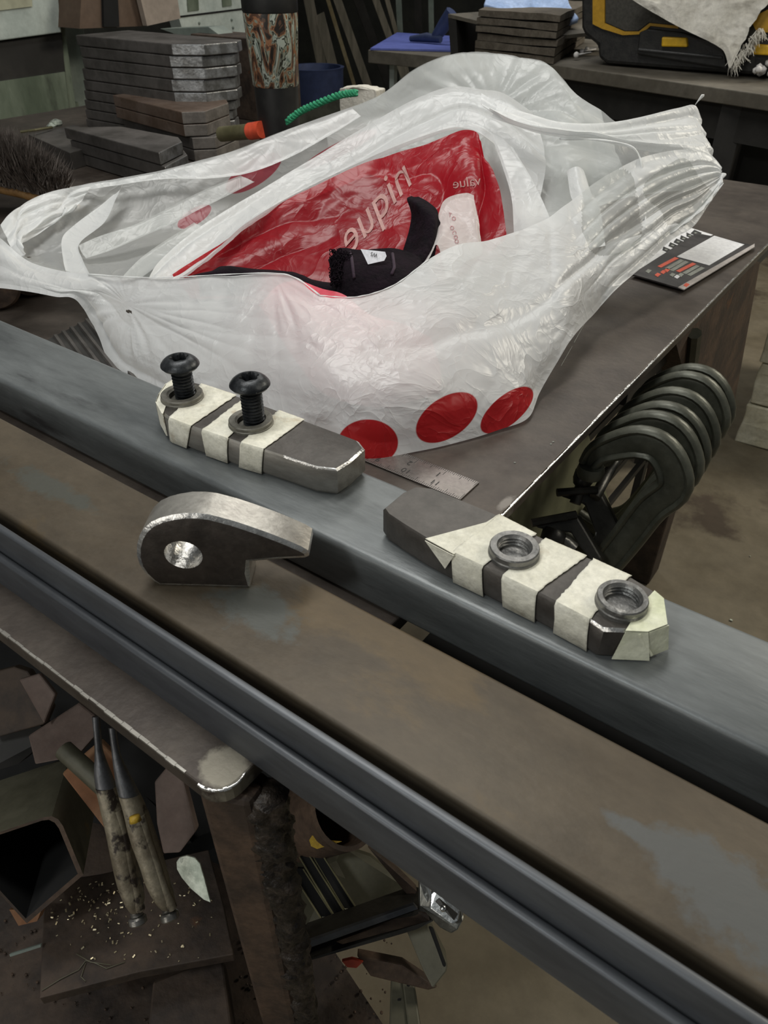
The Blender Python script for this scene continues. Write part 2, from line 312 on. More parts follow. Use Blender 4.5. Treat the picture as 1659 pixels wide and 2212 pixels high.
def to_world(G):
    return CN + (FN + RN * ((G[..., 0:1] - CX) / FPX) - UN * ((G[..., 1:2] - CY) / FPX)) * G[..., 2:3]
def to_px(W_):
    v = W_ - CN; a, b, c = v @ RN, v @ UN, v @ FN
    return CX + FPX * a / c, CY - FPX * b / c
GR = {}
def sheet(name, ctrl, nu, nv, m, parent=None, amp=.002, fold=None, seed=1, dots=None, key=None, edge_fix=True, zmin=.0015, holes=None, gather=(), thin=()):
    """smooth sheet through control columns ctrl[col][row] = (x px, y px, distance), with real creases"""
    A = np.array(ctrl, float); G = catmull(A, nu); G = np.swapaxes(catmull(np.swapaxes(G, 0, 1), nv), 0, 1)
    W_ = to_world(G)
    du = np.gradient(W_, axis=0); dv = np.gradient(W_, axis=1); Nn = np.cross(du, dv); Nn /= np.linalg.norm(Nn, axis=2, keepdims=True) + 1e-9
    uu, vv = np.meshgrid(np.linspace(0, 1, nu), np.linspace(0, 1, nv), indexing='ij')
    warp = np.stack([vnoise(W_ * 14, seed + k) for k in range(3)], -1) - .5
    Q = W_ + warp * .05
    h = 0
    for s, a, sd in ((11, 1.0, 1), (24, .55, 2), (52, .28, 3), (110, .12, 4)):
        n1 = vnoise(Q * s, seed + 10 + sd); h = h + a * (1 - np.abs(2 * n1 - 1) * 2.0)
    disp = amp * h
    if fold: disp = disp + fold(uu, vv)
    for kx, ky, ka, kr, kf in gather:
        dx_, dy_ = G[..., 0] - kx, (G[..., 1] - ky); rr = np.hypot(dx_, dy_); th = np.arctan2(dy_, dx_)
        n1 = vnoise(np.stack([th * kf, rr / 260.0, 0 * rr], -1), seed + 50); n2 = vnoise(np.stack([th * kf * 2.3, rr / 160.0, 0 * rr + 3], -1), seed + 51)
        disp = disp + ka * ((1 - np.abs(2 * n1 - 1)) ** 2 + .5 * (1 - np.abs(2 * n2 - 1)) ** 2 - .5) * np.exp(-rr / kr) * np.clip(rr / 110, 0, 1)
    if edge_fix: disp = disp * (0.35 + 0.65 * np.clip(np.minimum(vv, 1 - vv) * 10, 0, 1))
    W_ = W_ + Nn * disp[..., None]
    W_[..., 2] = np.maximum(W_[..., 2], zmin)
    me = bpy.data.meshes.new(name)
    idx = np.arange(nu * nv).reshape(nu, nv)
    q = np.stack([idx[:-1, :-1], idx[1:, :-1], idx[1:, 1:], idx[:-1, 1:]], -1).reshape(-1, 4)
    X2, Y2 = to_px(W_)
    if holes:
        cx = X2.reshape(-1)[q].mean(1); cy = Y2.reshape(-1)[q].mean(1); keep = np.ones(len(q), bool)
        for hx, hy, ra, rb, an in holes:
            c, s = math.cos(math.radians(an)), math.sin(math.radians(an)); dx, dy = cx - hx, cy - hy
            keep &= ((dx * c + dy * s) / ra) ** 2 + ((-dx * s + dy * c) / rb) ** 2 > 1
        q = q[keep]
    me.from_pydata(W_.reshape(-1, 3).tolist(), [], q.tolist()); me.validate()
    if thin:
        cx = X2.reshape(-1)[q].mean(1); cy = Y2.reshape(-1)[q].mean(1); mi_ = np.zeros(len(q), np.int32)
        for hx, hy, ra, rb, an in thin:
            c, s = math.cos(math.radians(an)), math.sin(math.radians(an)); dx, dy = cx - hx, cy - hy
            mi_[(np.abs((dx * c + dy * s) / ra) ** 4 + np.abs((-dx * s + dy * c) / rb) ** 4) + .9 * (vnoise(np.stack([cx / 38, cy / 38, 0 * cx], -1), 9) - .5) < 1] = 1
        me.materials.append(M[m] if isinstance(m, str) else m); me.materials.append(M['film_back']); me.polygons.foreach_set('material_index', mi_); m = None
    at = me.attributes.new('print', 'FLOAT', 'POINT'); val = np.full(X2.shape, -1.0)
    for d in dots or []:
        hx, hy, ra, rb, an = d[:5]; c, s = math.cos(math.radians(an)), math.sin(math.radians(an)); dx, dy = X2 - hx, Y2 - hy
        val = np.maximum(val, 1 - np.sqrt(((dx * c + dy * s) / ra) ** 2 + ((-dx * s + dy * c) / rb) ** 2))
    at.data.foreach_set('value', val.reshape(-1).astype(np.float32))
    if key: GR[key] = (X2, Y2, (W_ - CN) @ FN)
    return obj(name, me, m, parent, smooth=180)
def depth_on(key, x, y):
    X2, Y2, Dp = GR[key]; i = np.argmin((X2 - x) ** 2 + (Y2 - y) ** 2); return float(Dp.reshape(-1)[i])
def text_draped(name, s, cx, cy, size, ang, key, m, parent, mirror=False, upang=None, lift=.0012):
    """print lying on a sheet: size and angles are in the photograph's frame, then dropped on the sheet"""
    me = textmesh(s); a = math.radians(ang); ub = math.radians(upang if upang is not None else ang - 90)
    for v in me.vertices:
        x = -v.co.x if mirror else v.co.x; y = v.co.y
        X2 = cx + size * (math.cos(a) * x + math.cos(ub) * y); Y2 = cy + size * (math.sin(a) * x + math.sin(ub) * y)
        v.co = D(X2, Y2, depth_on(key, X2, Y2) - lift)
    me.materials.clear(); return obj(name, me, m, parent)

# ================================================================== SETTING
FZ = -0.85
bm = bmesh.new(); box(bm, (-1.5, 2.0, FZ - .05), (8, 8, .1)); o = obj('floor', bm, 'floor'); o['kind'] = 'structure'
bm = bmesh.new(); box(bm, (-1.5, 5.05, .75), (8, .1, 3.2)); o = obj('wall_back', bm, 'wall_dark'); o['kind'] = 'structure'
bm = bmesh.new(); box(bm, (-4.55, 2.0, .75), (.1, 6, 3.2)); o = obj('wall_left', bm, 'wall_dark'); o['kind'] = 'structure'

# ================================================================== WELDING TABLE
tb = empty('welding_table', (-.9, .8, FZ), 'big dark steel welding table with worn scratched top and bright ground corner', 'table')
ex = -.186
bm = bmesh.new()
def rc(cx, cy, r, a0, a1, n=5): return [Vector((cx + r * math.cos(math.radians(a0 + (a1 - a0) * i / n)), cy + r * math.sin(math.radians(a0 + (a1 - a0) * i / n)), 0)) for i in range(n + 1)]
ol = rc(ex - .016, .118 + .014, .014, -90, 0) + [Vector((ex, 1.53, 0)), Vector((-1.95, 1.53, 0)), Vector((-1.95, .118, 0))]
prism(bm, ol, (0, 0, -.013)); obj('tabletop', bm, 'tabletop', tb, bevel=.0012)
# bright worn edges of the top
bm = bmesh.new()
for i in range(90):
    y0 = .37 + i * (1.15 / 90); 
    wd = .0010 + .0012 * random.random()
    box(bm, (ex - wd / 2 + .0004, y0 + .0064, -.0006), (wd, .0129, .0016))
o = obj('worn_bright_edge', bm, 'bright', tb); o['kind'] = 'stuff'; o['label'] = 'bright worn right edge of the table top'
bm = bmesh.new(); arc = rc(ex - .016, .118 + .014, .0141, -95, 20, 14)
for i in range(len(arc) - 1): tube(bm, [arc[i] + Vector((0, 0, -.0010)), arc[i + 1] + Vector((0, 0, -.0010))], random.uniform(.0006, .0012), 6)
o = obj('worn_bright_edge', bm, 'bright', tb, smooth=60); o['label'] = 'bright worn rounded corner of the table top'
# edge rim at near side with lighter worn strip
bm = bmesh.new()
for i in range(150):
    x0 = -1.3 + i * (1.09 / 150); box(bm, (x0, .1186 + .0006 * random.random(), -.0005), (.0075, .0012 + .0012 * random.random(), .0016))
o = obj('worn_near_edge', bm, 'block_side', tb); o['kind'] = 'stuff'; o['label'] = 'pale worn near edge of the table top'
bm = bmesh.new(); tube(bm, [Z(1290, 632, .0002), Z(1262, 700, .0002), Z(1240, 740, .0002)], .00035, 4); tube(bm, [Z(1236, 748, .0002), Z(1212, 790, .0002)], .0003, 4)
for x_, y_ in ((1195, 955), (1190, 960), (1112, 1000)): bmesh.ops.create_icosphere(bm, subdivisions=1, radius=.0011, matrix=Matrix.Translation(Z(x_, y_, 0)))
o = obj('scratches', bm, 'paper_grey', tb); o['kind'] = 'stuff'; o['label'] = 'thin pale scratches and specks on the table top'
# near leg: heavy square tube with weld
bm = bmesh.new()
T = [D(418, 1706, .455), D(470, 1712, .435), D(575, 1690, .455), D(520, 1672, .49)]
def leg_at(px, py, z): return Z(px, py, z)
a = Z(424, 1712, -.016); b = Z(540, 1735, -.016); c2 = Z(572, 1690, -.016)
dn = Vector((.012, -.006, -.80))
sec = [a, b, c2, a + (c2 - b)]
prism(bm, sec, dn); obj('leg', bm, 'rusty', tb, bevel=.004)['label'] = 'rough rusty near corner leg'
bm = bmesh.new()
Ax = (c2 * .80 + b * .20); KV, KS = 150, 26
g_ = []
for i in range(KV):
    row = []
    for k in range(KS):
        a_ = 2 * math.pi * k / KS; row.append((a_, i / (KV - 1)))
    g_.append(row)
GA = np.array(g_); pos = np.stack([Ax.x + .011 * np.cos(GA[..., 0]) + dn.x * GA[..., 1] * .55, Ax.y + .009 * np.sin(GA[..., 0]) + dn.y * GA[..., 1] * .55, Ax.z - .004 + dn.z * GA[..., 1] * .55], -1)
hN = vnoise(pos * 160, 3) * .6 + vnoise(pos * 330, 4) * .4; rad = .45 + 1.25 * hN * (1 - .35 * GA[..., 1])
V_ = [[bm.verts.new((Ax.x + dn.x * t_[1] * .55 + .0125 * r_ * math.cos(t_[0]), Ax.y + dn.y * t_[1] * .55 + .010 * r_ * math.sin(t_[0]), Ax.z - .004 + dn.z * t_[1] * .55)) for t_, r_ in zip(ga, ra)] for ga, ra in zip(GA, rad)]
for i in range(KV - 1):
    for k in range(KS): bm.faces.new((V_[i][k], V_[i][(k + 1) % KS], V_[i + 1][(k + 1) % KS], V_[i + 1][k]))
bm.faces.new(V_[0])
M['crust'] = mat('black_weld_crust', (.012, .010, .009), (.045, .034, .026), 90, .42, .2, .8, 260, mott=.5)
o = obj('weld_spatter', bm, 'crust', tb, smooth=180); o['kind'] = 'stuff'; o['label'] = 'black lumpy weld on the near leg'
# other legs and apron
for (x, y, s) in ((-.28, 1.42, .07), (-1.85, 1.42, .07), (-1.85, .2, .07)):
    bm = bmesh.new(); box(bm, (x, y, -.43), (s, s, .834)); obj('leg', bm, 'rust_dark', tb, bevel=.004)
bm = bmesh.new(); box(bm, (-.225, 1.12, -.05), (.012, .68, .075)); obj('apron', bm, 'dark', tb)
bm = bmesh.new(); box(bm, (-1.08, .16, -.05), (1.55, .012, .07)); obj('apron', bm, 'rust_dark', tb)
# broad dark upright under the right edge, further back
bm = bmesh.new(); prism(bm, [Xp(1455, 720, -.20), Xp(1600, 590, -.20), Xp(1642, 566, -.20), Xp(1585, 880, -.20), Xp(1500, 900, -.20)], (-.03, 0, 0)); obj('side_plate', bm, 'rusty', tb)['label'] = 'dark rusty side plate under the right edge'
bm = bmesh.new(); a = Xp(1500, 720, -.195); b = Xp(1485, 860, -.195); tube(bm, [a, b], .009, 8); obj('side_bar', bm, 'clamp', tb, smooth=40)

# scrap shelf under table
bm = bmesh.new()
def shelfpoly(px, z): return [Z(x, y, z) for x, y in px]
prism(bm, shelfpoly([(-250, 1200), (520, 1500), (620, 1900), (905, 2330), (-250, 2400)], -.43), (0, 0, -.01)); o = obj('lower_shelf', bm, 'rust_dark', tb); o['label'] = 'dirty rusty shelf under the table'

# ================================================================== LONG STOCK ON THE TABLE
def rect_tube(name, x0, x1, y0, y1, z0, h, m, label, r=.0045, wall=.004):
    bm = bmesh.new(); n = 4; prof = []
    def rr(y0, y1, z0, z1, r):
        out = []
        for cx, cz, a0 in ((y1 - r, z1 - r, 0), (y0 + r, z1 - r, 90), (y0 + r, z0 + r, 180), (y1 - r, z0 + r, 270)):
            for i in range(n + 1): a = math.radians(a0 + 90 * i / n); out.append((cx + r * math.cos(a), cz + r * math.sin(a)))
        return out
    A = rr(y0, y1, z0, z0 + h, r); B = rr(y0 + wall, y1 - wall, z0 + wall, z0 + h - wall, max(.0008, r - wall))
    k = len(A); rows = {}
    for nm, P in (('A', A), ('B', B)):
        for xi, x in enumerate((x0, x1)): rows[nm, xi] = [bm.verts.new((x, y, z)) for y, z in P]
    for i in range(k):
        j = (i + 1) % k
        bm.faces.new((rows['A', 0][i], rows['A', 1][i], rows['A', 1][j], rows['A', 0][j]))
        bm.faces.new((rows['B', 0][i], rows['B', 0][j], rows['B', 1][j], rows['B', 1][i]))
        for xi in (0, 1): bm.faces.new((rows['A', xi][i], rows['A', xi][j], rows['B', xi][j], rows['B', xi][i]))
    return tag(obj(name, bm, m, smooth=35), label, 'steel tube')
rect_tube('rectangular_tube', -1.9, .42, .2725, .3475, 0, .040, 'tube_blue', 'long blue-grey rectangular steel tube carrying the two taped blocks')
rect_tube('rectangular_tube', -1.9, .42, .1655, .2365, 0, .040, 'beam_brown', 'wide brown rusty steel tube with the hooked part standing on it', r=.003)
bm = bmesh.new(); box(bm, (.12, .272, -.055), (.60, .135, .05)); tag(obj('support_beam', bm, 'void', bevel=.002), 'black support beam under the overhanging tubes right of the table', 'beam')  # added black box, stands in for the shade between the overhanging tubes
bm = bmesh.new()
def chan(y0, y1, h, t):
    P = [(y0, 0)]; 
    def cap(ya, yb):
        r = (yb - ya) / 2; return [((ya + yb) / 2 - r * math.cos(math.pi * i / 6), h - r * .8 + r * .8 * math.sin(math.pi * i / 6)) for i in range(7)]
    P += cap(y0, y0 + t); P += [(y0 + t, t)]; P += [(y1 - t * .8, t)]; P += cap(y1 - t * .8, y1); P += [(y1, 0)]
    return P
bm.free()
def flat_on_edge(y0, t, h, label, x1):
    bm = bmesh.new(); r = t / 2
    P = [(y0, 0)] + [(y0 + r - r * math.cos(math.pi * i / 8), h - r * .7 + r * .7 * math.sin(math.pi * i / 8)) for i in range(9)] + [(y0 + t, 0)]
    prism(bm, [Vector((-1.9, y, z)) for y, z in P], (x1 + 1.9, 0, 0)); tag(obj('flat_bar', bm, 'channel', smooth=40), label, 'steel bar', 'dark flat bars on edge along the near table edge')
flat_on_edge(.143, .0056, .0282, 'lower dark flat bar standing on edge, nearest the table edge', .42)
flat_on_edge(.1490, .0048, .0500, 'taller dark flat bar on edge between the lower bar and the brown tube', .425)

# ------------------------------------------------------------------ hooked plate
P0 = Vector((-.29281, .18044, .04)); ud = Vector((.83048, .55705, 0)); nn = Vector((.55705, -.83048, 0))
def HP(x, y): return on_plane(x, y, P0, nn)
out_px = [(384, 1273), (539, 1273), (538, 1240), (537, 1216), (600, 1211), (658, 1208), (667, 1204), (665, 1193), (650, 1184), (620, 1171), (590, 1159), (560, 1148), (525, 1136), (500, 1128), (474, 1121),
          (450, 1115), (424, 1112), (395, 1112), (369, 1116), (345, 1122), (325, 1131), (309, 1145), (299, 1162), (294, 1182), (294, 1203), (300, 1224), (312, 1242), (328, 1257), (344, 1266), (362, 1271)]
fr = [HP(x, y) for x, y in out_px]
zmin = min(p.z for p in fr)
for p in fr:
    if p.z < .0412: p.z = .0404
TH = .023
hole_c = HP(396, 1199); hx = (HP(437, 1199) - hole_c).length; 
nh = 36
def holering(off): return [hole_c + ud * (hx * math.cos(2 * math.pi * i / nh)) + Vector((0, 0, 1)) * (hx * .93 * math.sin(2 * math.pi * i / nh)) + nn * off for i in range(nh)]
hk = empty('hook_part', P0, 'polished-edged steel hook with round hole standing on the brown tube', 'hook')
bm = bmesh.new()
def inset(P, d):
    n = len(P); out = []
    for i in range(n):
        t = (P[(i + 1) % n] - P[i - 1]).normalized(); k = t.cross(nn)
        out.append(P[i] + k * d)
    return out
ctr = sum(fr, Vector()) / len(fr)
ins = inset(fr, .0026)
if (ins[16] - ctr).length > (fr[16] - ctr).length: ins = inset(fr, -.0026)
rA = [bm.verts.new(p) for p in ins]; rB = [bm.verts.new(p - nn * .0016) for p in fr]
rC = [bm.verts.new(p - nn * (TH - .0016)) for p in fr]; rD = [bm.verts.new(p - nn * TH) for p in ins]
n = len(fr)
for A_, B_, mi in ((rA, rB, 2), (rB, rC, 1), (rC, rD, 2)):
    for i in range(n): bm.faces.new((A_[i], A_[(i + 1) % n], B_[(i + 1) % n], B_[i])).material_index = mi
hf = [bm.verts.new(p) for p in holering(0)]; hb = [bm.verts.new(p) for p in holering(-TH)]
for i in range(nh): bm.faces.new((hf[i], hf[(i + 1) % nh], hb[(i + 1) % nh], hb[i])).material_index = 2
for ring, h in ((rA, hf), (rD, hb)):
    es = []
    for L_ in (ring, h):
        for i in range(len(L_)):
            e = bm.edges.get((L_[i], L_[(i + 1) % len(L_)])); es.append(e)
    r = bmesh.ops.triangle_fill(bm, edges=es, use_beauty=True)
    for g in r['geom']:
        if isinstance(g, bmesh.types.BMFace): g.material_index = 0
M['hook_face'] = mat('dark_brown_scale_face', (.034, .027, .022), (.058, .047, .039), 30, .45, .35, .15, 260, mott=.25)
obj('hook_body', bm, None, hk, mats=['hook_face', 'steel', 'bright'], smooth=32)
for p in (hk,): pass

# ------------------------------------------------------------------ taped blocks
ZT, ZB = .0618, .0402
def block_outline(pxs): return [Z(x, y, ZT) for x, y in pxs]
b1 = [(338, 868), (350, 892), (364, 903), (411, 921), (518, 957), (568, 971), (612, 985), (684, 1009), (728, 1014), (757, 996), (788, 968), (775, 951), (749, 941), (655, 906), (540, 864), (456, 836), (431, 828), (400, 820), (373, 828), (345, 848)]
b2 = [(828, 1097), (836, 1109), (867, 1130), (921, 1164), (980, 1195), (1045, 1225), (1162, 1281), (1275, 1340), (1305, 1360), (1351, 1362), (1400, 1364), (1442, 1348), (1434, 1292), (1414, 1275), (1353, 1238), (1171, 1160), (1079, 1112), (997, 1078), (932, 1052), (897, 1049), (870, 1062)]
def make_block(name, pxs, label, sh):
    root = empty(name, Z(pxs[3][0], pxs[3][1], ZB), label, 'steel block')
    P = block_outline(pxs)
    n = len(P); bm = bmesh.new(); cc = sum(P, Vector()) / n
    def ring(s, z): return [bm.verts.new(Vector((cc.x + (p.x - cc.x) * (1 - s / .09), cc.y + (p.y - cc.y) * (1 - s / .026), z))) for p in P]
    rs = [ring(.0014, ZT), ring(0, ZT - .0016), ring(0, ZB + .003), ring(.002, ZB)]
    for a_, b_ in zip(rs, rs[1:]):
        for i in range(n):
            f = bm.faces.new((a_[i], a_[(i + 1) % n], b_[(i + 1) % n], b_[i])); mx_ = ((P[i] + P[(i + 1) % n]) / 2).x; f.material_index = 1 if (a_ is rs[0] and (mx_ > cc.x + .055 if sh else mx_ < cc.x - .065 or mx_ > cc.x + .07)) else 2
    bm.faces.new(rs[0]); bm.faces.new(rs[-1][::-1]).material_index = 2
    obj('block_body', bm, None, root, mats=['steel_dark', 'bright' if sh else 'steel', sh or 'steel_dark'], smooth=42)
    return root, P
M['block_side_unused'] = mat('brushed_block_side', (.15, .14, .125), (.24, .225, .20), 30, .40, .6, .1, 300, stretch=(.3, 1, 1))
blk1, P1 = make_block('taped_block', b1, 'steel block with three masking tape bands and two black screws in it', 'block_side')
blk2, P2 = make_block('taped_block', b2, 'dark steel block with masking tape bands and two threaded nuts, right of the other', 'steel_dark')
def tape(root, quad, side_drop, name='tape_band', out=.0006, sidepx=None, col='tape', bottom_px=None):
    """band over the top (4+ px points, near edge first two) folded down the near side"""
    bm = bmesh.new(); top = [Z(x, y, ZT + out) for x, y in quad]
    prism(bm, top, (0, 0, -out * .8))
    if bottom_px:
        L_, Rr = top[0], top[1]
        L2, R2 = top[0] + Vector((0, -.0009, 0)), top[1] + Vector((0, -.0009, 0))
        n = 5; rows = []
        for k in range(n + 1):
            f = k / n; z = ZT + out - (ZT - ZB) * f * side_drop
            rows.append([bm.verts.new(Vector((L2.x + (bottom_px[0] * f), L2.y, z))), bm.verts.new(Vector((R2.x + bottom_px[1] * f, R2.y, z)))])
        t0 = [bm.verts.new(L_), bm.verts.new(Rr)]
        bm.faces.new((t0[0], t0[1], rows[0][1], rows[0][0]))
        for k in range(n): bm.faces.new((rows[k][0], rows[k][1], rows[k + 1][1], rows[k + 1][0]))
    o = obj(name, bm, col, root); return o
def side_band(root, px_top, px_bot, yoff, name='tape_fold', m='tape'):
    pass
# block 1 bands (top outline in px: near-left, near-right, far-right, far-left)
HOLES = [(Z(1112, 1178, ZT + .0068), .0128), (Z(1346, 1287, ZT + .0068), .0120), (Z(392, 848, ZT + .0052), .0145), (Z(541, 903, ZT + .0052), .0145)]
def band(root, nl, nr, fr_, fl, bl, br, yface):
    """top quad plus near-side quad given by px at the bottom; yface = y plane of the near side"""
    bm = bmesh.new(); e = .0007
    ns = 22
    def lerp(a, b, t): return a + (b - a) * t
    PP = P1 if root is blk1 else P2
    def yrange(x):
        ys_ = []
        for i in range(len(PP)):
            p, q = PP[i], PP[(i + 1) % len(PP)]
            if (p.x - x) * (q.x - x) <= 0 and abs(p.x - q.x) > 1e-7: ys_.append(p.y + (q.y - p.y) * (x - p.x) / (q.x - p.x))
        return min(ys_), max(ys_)
    A, B_, C_, D_ = Z(*nl, ZT + e), Z(*nr, ZT + e), Z(*fr_, ZT + e), Z(*fl, ZT + e)
    for p in (A, B_): p.y = yrange(p.x)[0] + .0008
    for p in (C_, D_): p.y = yrange(p.x)[1] - .0004
    rows = []
    for k in range(ns + 1):
        t = k / ns; rows.append([lerp(D_, A, t), lerp(C_, B_, t)])
    Pl, Pr = Yp(*bl, yrange(A.x)[0] - .001), Yp(*br, yrange(B_.x)[0] - .001)
    for zz in (ZT - .0014, (ZT + ZB) / 2, ZB + .0008):
        f_ = (ZT - zz) / (ZT - ZB); row = []
        for p, q in ((A, Pl), (B_, Pr)):
            x = p.x + (q.x - p.x) * f_; row.append(Vector((x, yrange(x)[0] - .0011, zz)))
        rows.append(row)
    nx = 14; V = []; side = [1 + random.uniform(-.0009, .0009) for _ in range(60)]
    for j, (l, r) in enumerate(rows):
        row = []
        for i in range(nx + 1):
            p = lerp(l, r, i / nx)
            if j >= ns - 1: p.y = yrange(p.x)[0] + (.0008 if j == ns - 1 else (.0002 if j == ns else -.0011))
            if i in (0, nx): p = p + Vector((random.uniform(-.0004, .0004), 0, 0))
            if j < ns - 1: p = p + Vector((0, 0, random.uniform(0, .0002)))
            row.append(bm.verts.new(p))
        V.append(row)
    for j in range(len(V) - 1):
        for i in range(nx):
            m_ = (V[j][i].co + V[j + 1][i + 1].co) / 2
            if any(math.hypot(m_.x - h_.x, m_.y - h_.y) < r_ for h_, r_ in HOLES): continue
            bm.faces.new((V[j][i], V[j][i + 1], V[j + 1][i + 1], V[j + 1][i]))
    for v in [v for v in bm.verts if not v.link_faces]: bm.verts.remove(v)
    o = obj('tape_band', bm, 'tape', root, smooth=40)
    s = o.modifiers.new('solid', 'SOLIDIFY'); s.thickness = .0004; s.offset = 0
    return o
band(blk1, (364, 903), (411, 921), (512, 853), (432, 830), (362, 939), (402, 959), 0)
band(blk1, (437, 928), (490, 948), (560, 872), (526, 860), (443, 972), (491, 990), 0)
band(blk1, (518, 957), (568, 971), (655, 908), (602, 886), (516, 999), (565, 1017), 0)
# wrapped tape round the left end of block 1
bm = bmesh.new()
e1 = [(338, 868), (345, 850), (360, 829), (378, 818)]
for (x0, y0), (x1, y1) in zip(e1, e1[1:]):
    a_, b_ = Z(x0 - 2, y0, ZT + .001), Z(x1 - 2, y1 - 1, ZT + .001)
    prism(bm, [a_, b_, b_ + Vector((0, 0, -.0195)), a_ + Vector((0, 0, -.0195))], (.0008, -.0008, 0))
prism(bm, [Z(338, 868, ZT + .001), Z(352, 893, ZT + .001), Z(357, 880, ZT + .001), Z(372, 835, ZT + .001), Z(378, 818, ZT + .001), Z(360, 829, ZT + .001), Z(345, 850, ZT + .001)], (0, 0, -.0006))
a_, b_ = Z(338, 868, ZT + .001), Z(352, 893, ZT + .001)
prism(bm, [a_, b_, b_ + Vector((0, 0, -.0195)), a_ + Vector((0, 0, -.0195))], (-.0006, -.0006, 0))
o = obj('tape_wrap', bm, 'tape', blk1); o['label'] = 'tape wrapped round the left end'
# block 2 bands
band(blk2, (981, 1188), (1047, 1218), (1165, 1148), (1076, 1112), (981, 1250), (1045, 1281), 0)
band(blk2, (1088, 1240), (1163, 1277), (1272, 1196), (1180, 1160), (1088, 1302), (1155, 1338), 0)
band(blk2, (1200, 1300), (1278, 1333), (1366, 1240), (1285, 1203), (1197, 1364), (1268, 1400), 0)
# slanted loose tape corner
bm = bmesh.new()
prism(bm, [Z(919, 1163, ZT + .0008), Z(981, 1197, ZT + .0008), Z(1074, 1113, ZT + .0012), Z(1050, 1128, ZT + .0012)], (0, 0, -.0005))
a_, b_ = Z(921, 1165, ZT + .0008), Z(980, 1196, ZT + .0008)
nrm = (b_ - a_).cross(Vector((0, 0, 1))).normalized()
if nrm.y > 0: nrm = -nrm
off = nrm * .0012; tipp = on_plane(962, 1228, a_ + off, nrm); t2 = on_plane(981, 1200, a_ + off, nrm)
prism(bm, [a_ + off, b_ + off, t2, tipp], (0, -.0004, 0)); o = obj('tape_corner', bm, 'tape', blk2); o['label'] = 'pointed torn tape end folded over the edge'
# tape on the right end of block 2
bm = bmesh.new(); T_ = ZT + .0012
tp = [(1351, 1362), (1400, 1364), (1442, 1348), (1434, 1292), (1414, 1275), (1390, 1300)]
prism(bm, [Z(x, y, T_) for x, y in tp], (0, 0, -.0006))
seq = [(1351, 1362), (1400, 1364), (1442, 1348)]; bot = [(1320, 1418), (1401, 1421), (1433, 1392)]; cb2 = sum(P2, Vector()) / len(P2)
for k in range(2):
    a_, b_ = Z(*seq[k], ZT), Z(*seq[k + 1], ZT); nrm = (b_ - a_).cross(Vector((0, 0, 1))).normalized()
    if nrm.dot(a_ - cb2) < 0: nrm = -nrm
    off = nrm * .0011; pa = Z(*bot[k], ZB + .0008); pb = Z(*bot[k + 1], ZB + .0008)
    for p_ in (pa, pb): p_ -= nrm * ((p_ - a_).dot(nrm) - .0011)
    for p_ in (pa, pb): p_.z = ZB + .0008
    prism(bm, [a_ + off, b_ + off, pb, pa], nrm * -.0004)
tube(bm, [Z(1383, 1366, ZT - .001) + Vector((0, -.001, 0)), Z(1394, 1388, ZT - .009) + Vector((0, -.0015, 0)), Z(1408, 1412, ZT - .018) + Vector((0, -.001, 0))], .0010, 6)
o = obj('tape_wrap', bm, None, blk2, mats=[mat('yellowed_masking_tape', (.58, .60, .42), (.72, .73, .58), 30, .8, 0, .5, 120)]); o['label'] = 'yellowish tape wrapped round the right end'
# nuts of block 2
def ring_nut(root, cx, cy, ro, ri, h, name, m, label=None, seat=ZT, thread=True):
    c = Z(cx, cy, seat + h); c.z = seat - .0002
    bm = bmesh.new(); H = h
    prof = [(ro * 1.03, 0), (ro * 1.03, H * .35), (ro, H * .45), (ro, H * .88), (ro * .96, H), (ri * 1.16, H), (ri * 1.08, H * .8)]
    if thread:
        k = 7; dep = .016
        for i in range(k):
            z0 = H * .8 - i * (dep / k); prof += [(ri, z0 - dep / k * .3), (ri, z0 - dep / k * .5), (ri * 1.12, z0 - dep / k * .9)]
        prof += [(ri, H * .8 - dep)]
    else: prof += [(ri, H * .7), (ri, -.004)]
    lathe(bm, c, prof, seg=40); o = obj(name, bm, m, root, smooth=28)
    if label: o['label'] = label
    return c
bmv = None
def hole_disc(root, c, r):
    bm = bmesh.new(); lathe(bm, c + Vector((0, 0, -.0175)), [(r, 0), (r * .2, .0001)], seg=24); obj('bore_floor', bm, 'void', root)
# cut recesses in block tops with boolean-free trick: the nuts stand proud and carry the whole bore
def bore(blk, c, r, depth=.018):
    body = [o for o in COL.objects if o.parent == blk and o.name.startswith('block_body')][0]
    bm = bmesh.new(); lathe(bm, c + Vector((0, 0, -depth)), [(r, 0), (r, depth + .02)], seg=32)
    me = bpy.data.meshes.new('cut'); bmesh.ops.recalc_face_normals(bm, faces=bm.faces[:]); bm.to_mesh(me); bm.free(); return body, me
nutpos = []
for (cx, cy, ro, ri, lb) in ((1112, 1178, .0143, .0088, None), (1346, 1287, .0134, .0090, None)):
    nutpos.append((ring_nut(blk2, cx, cy, ro, ri, .0068, 'nut', 'nut', lb), ri * 1.12))
washpos = []
for (cx, cy) in ((392, 848), (541, 903)):
    c = ring_nut(blk1, cx, cy, .0160, .0098, .0052, 'washer', 'washer', None, thread=False); washpos.append((c, .0098))
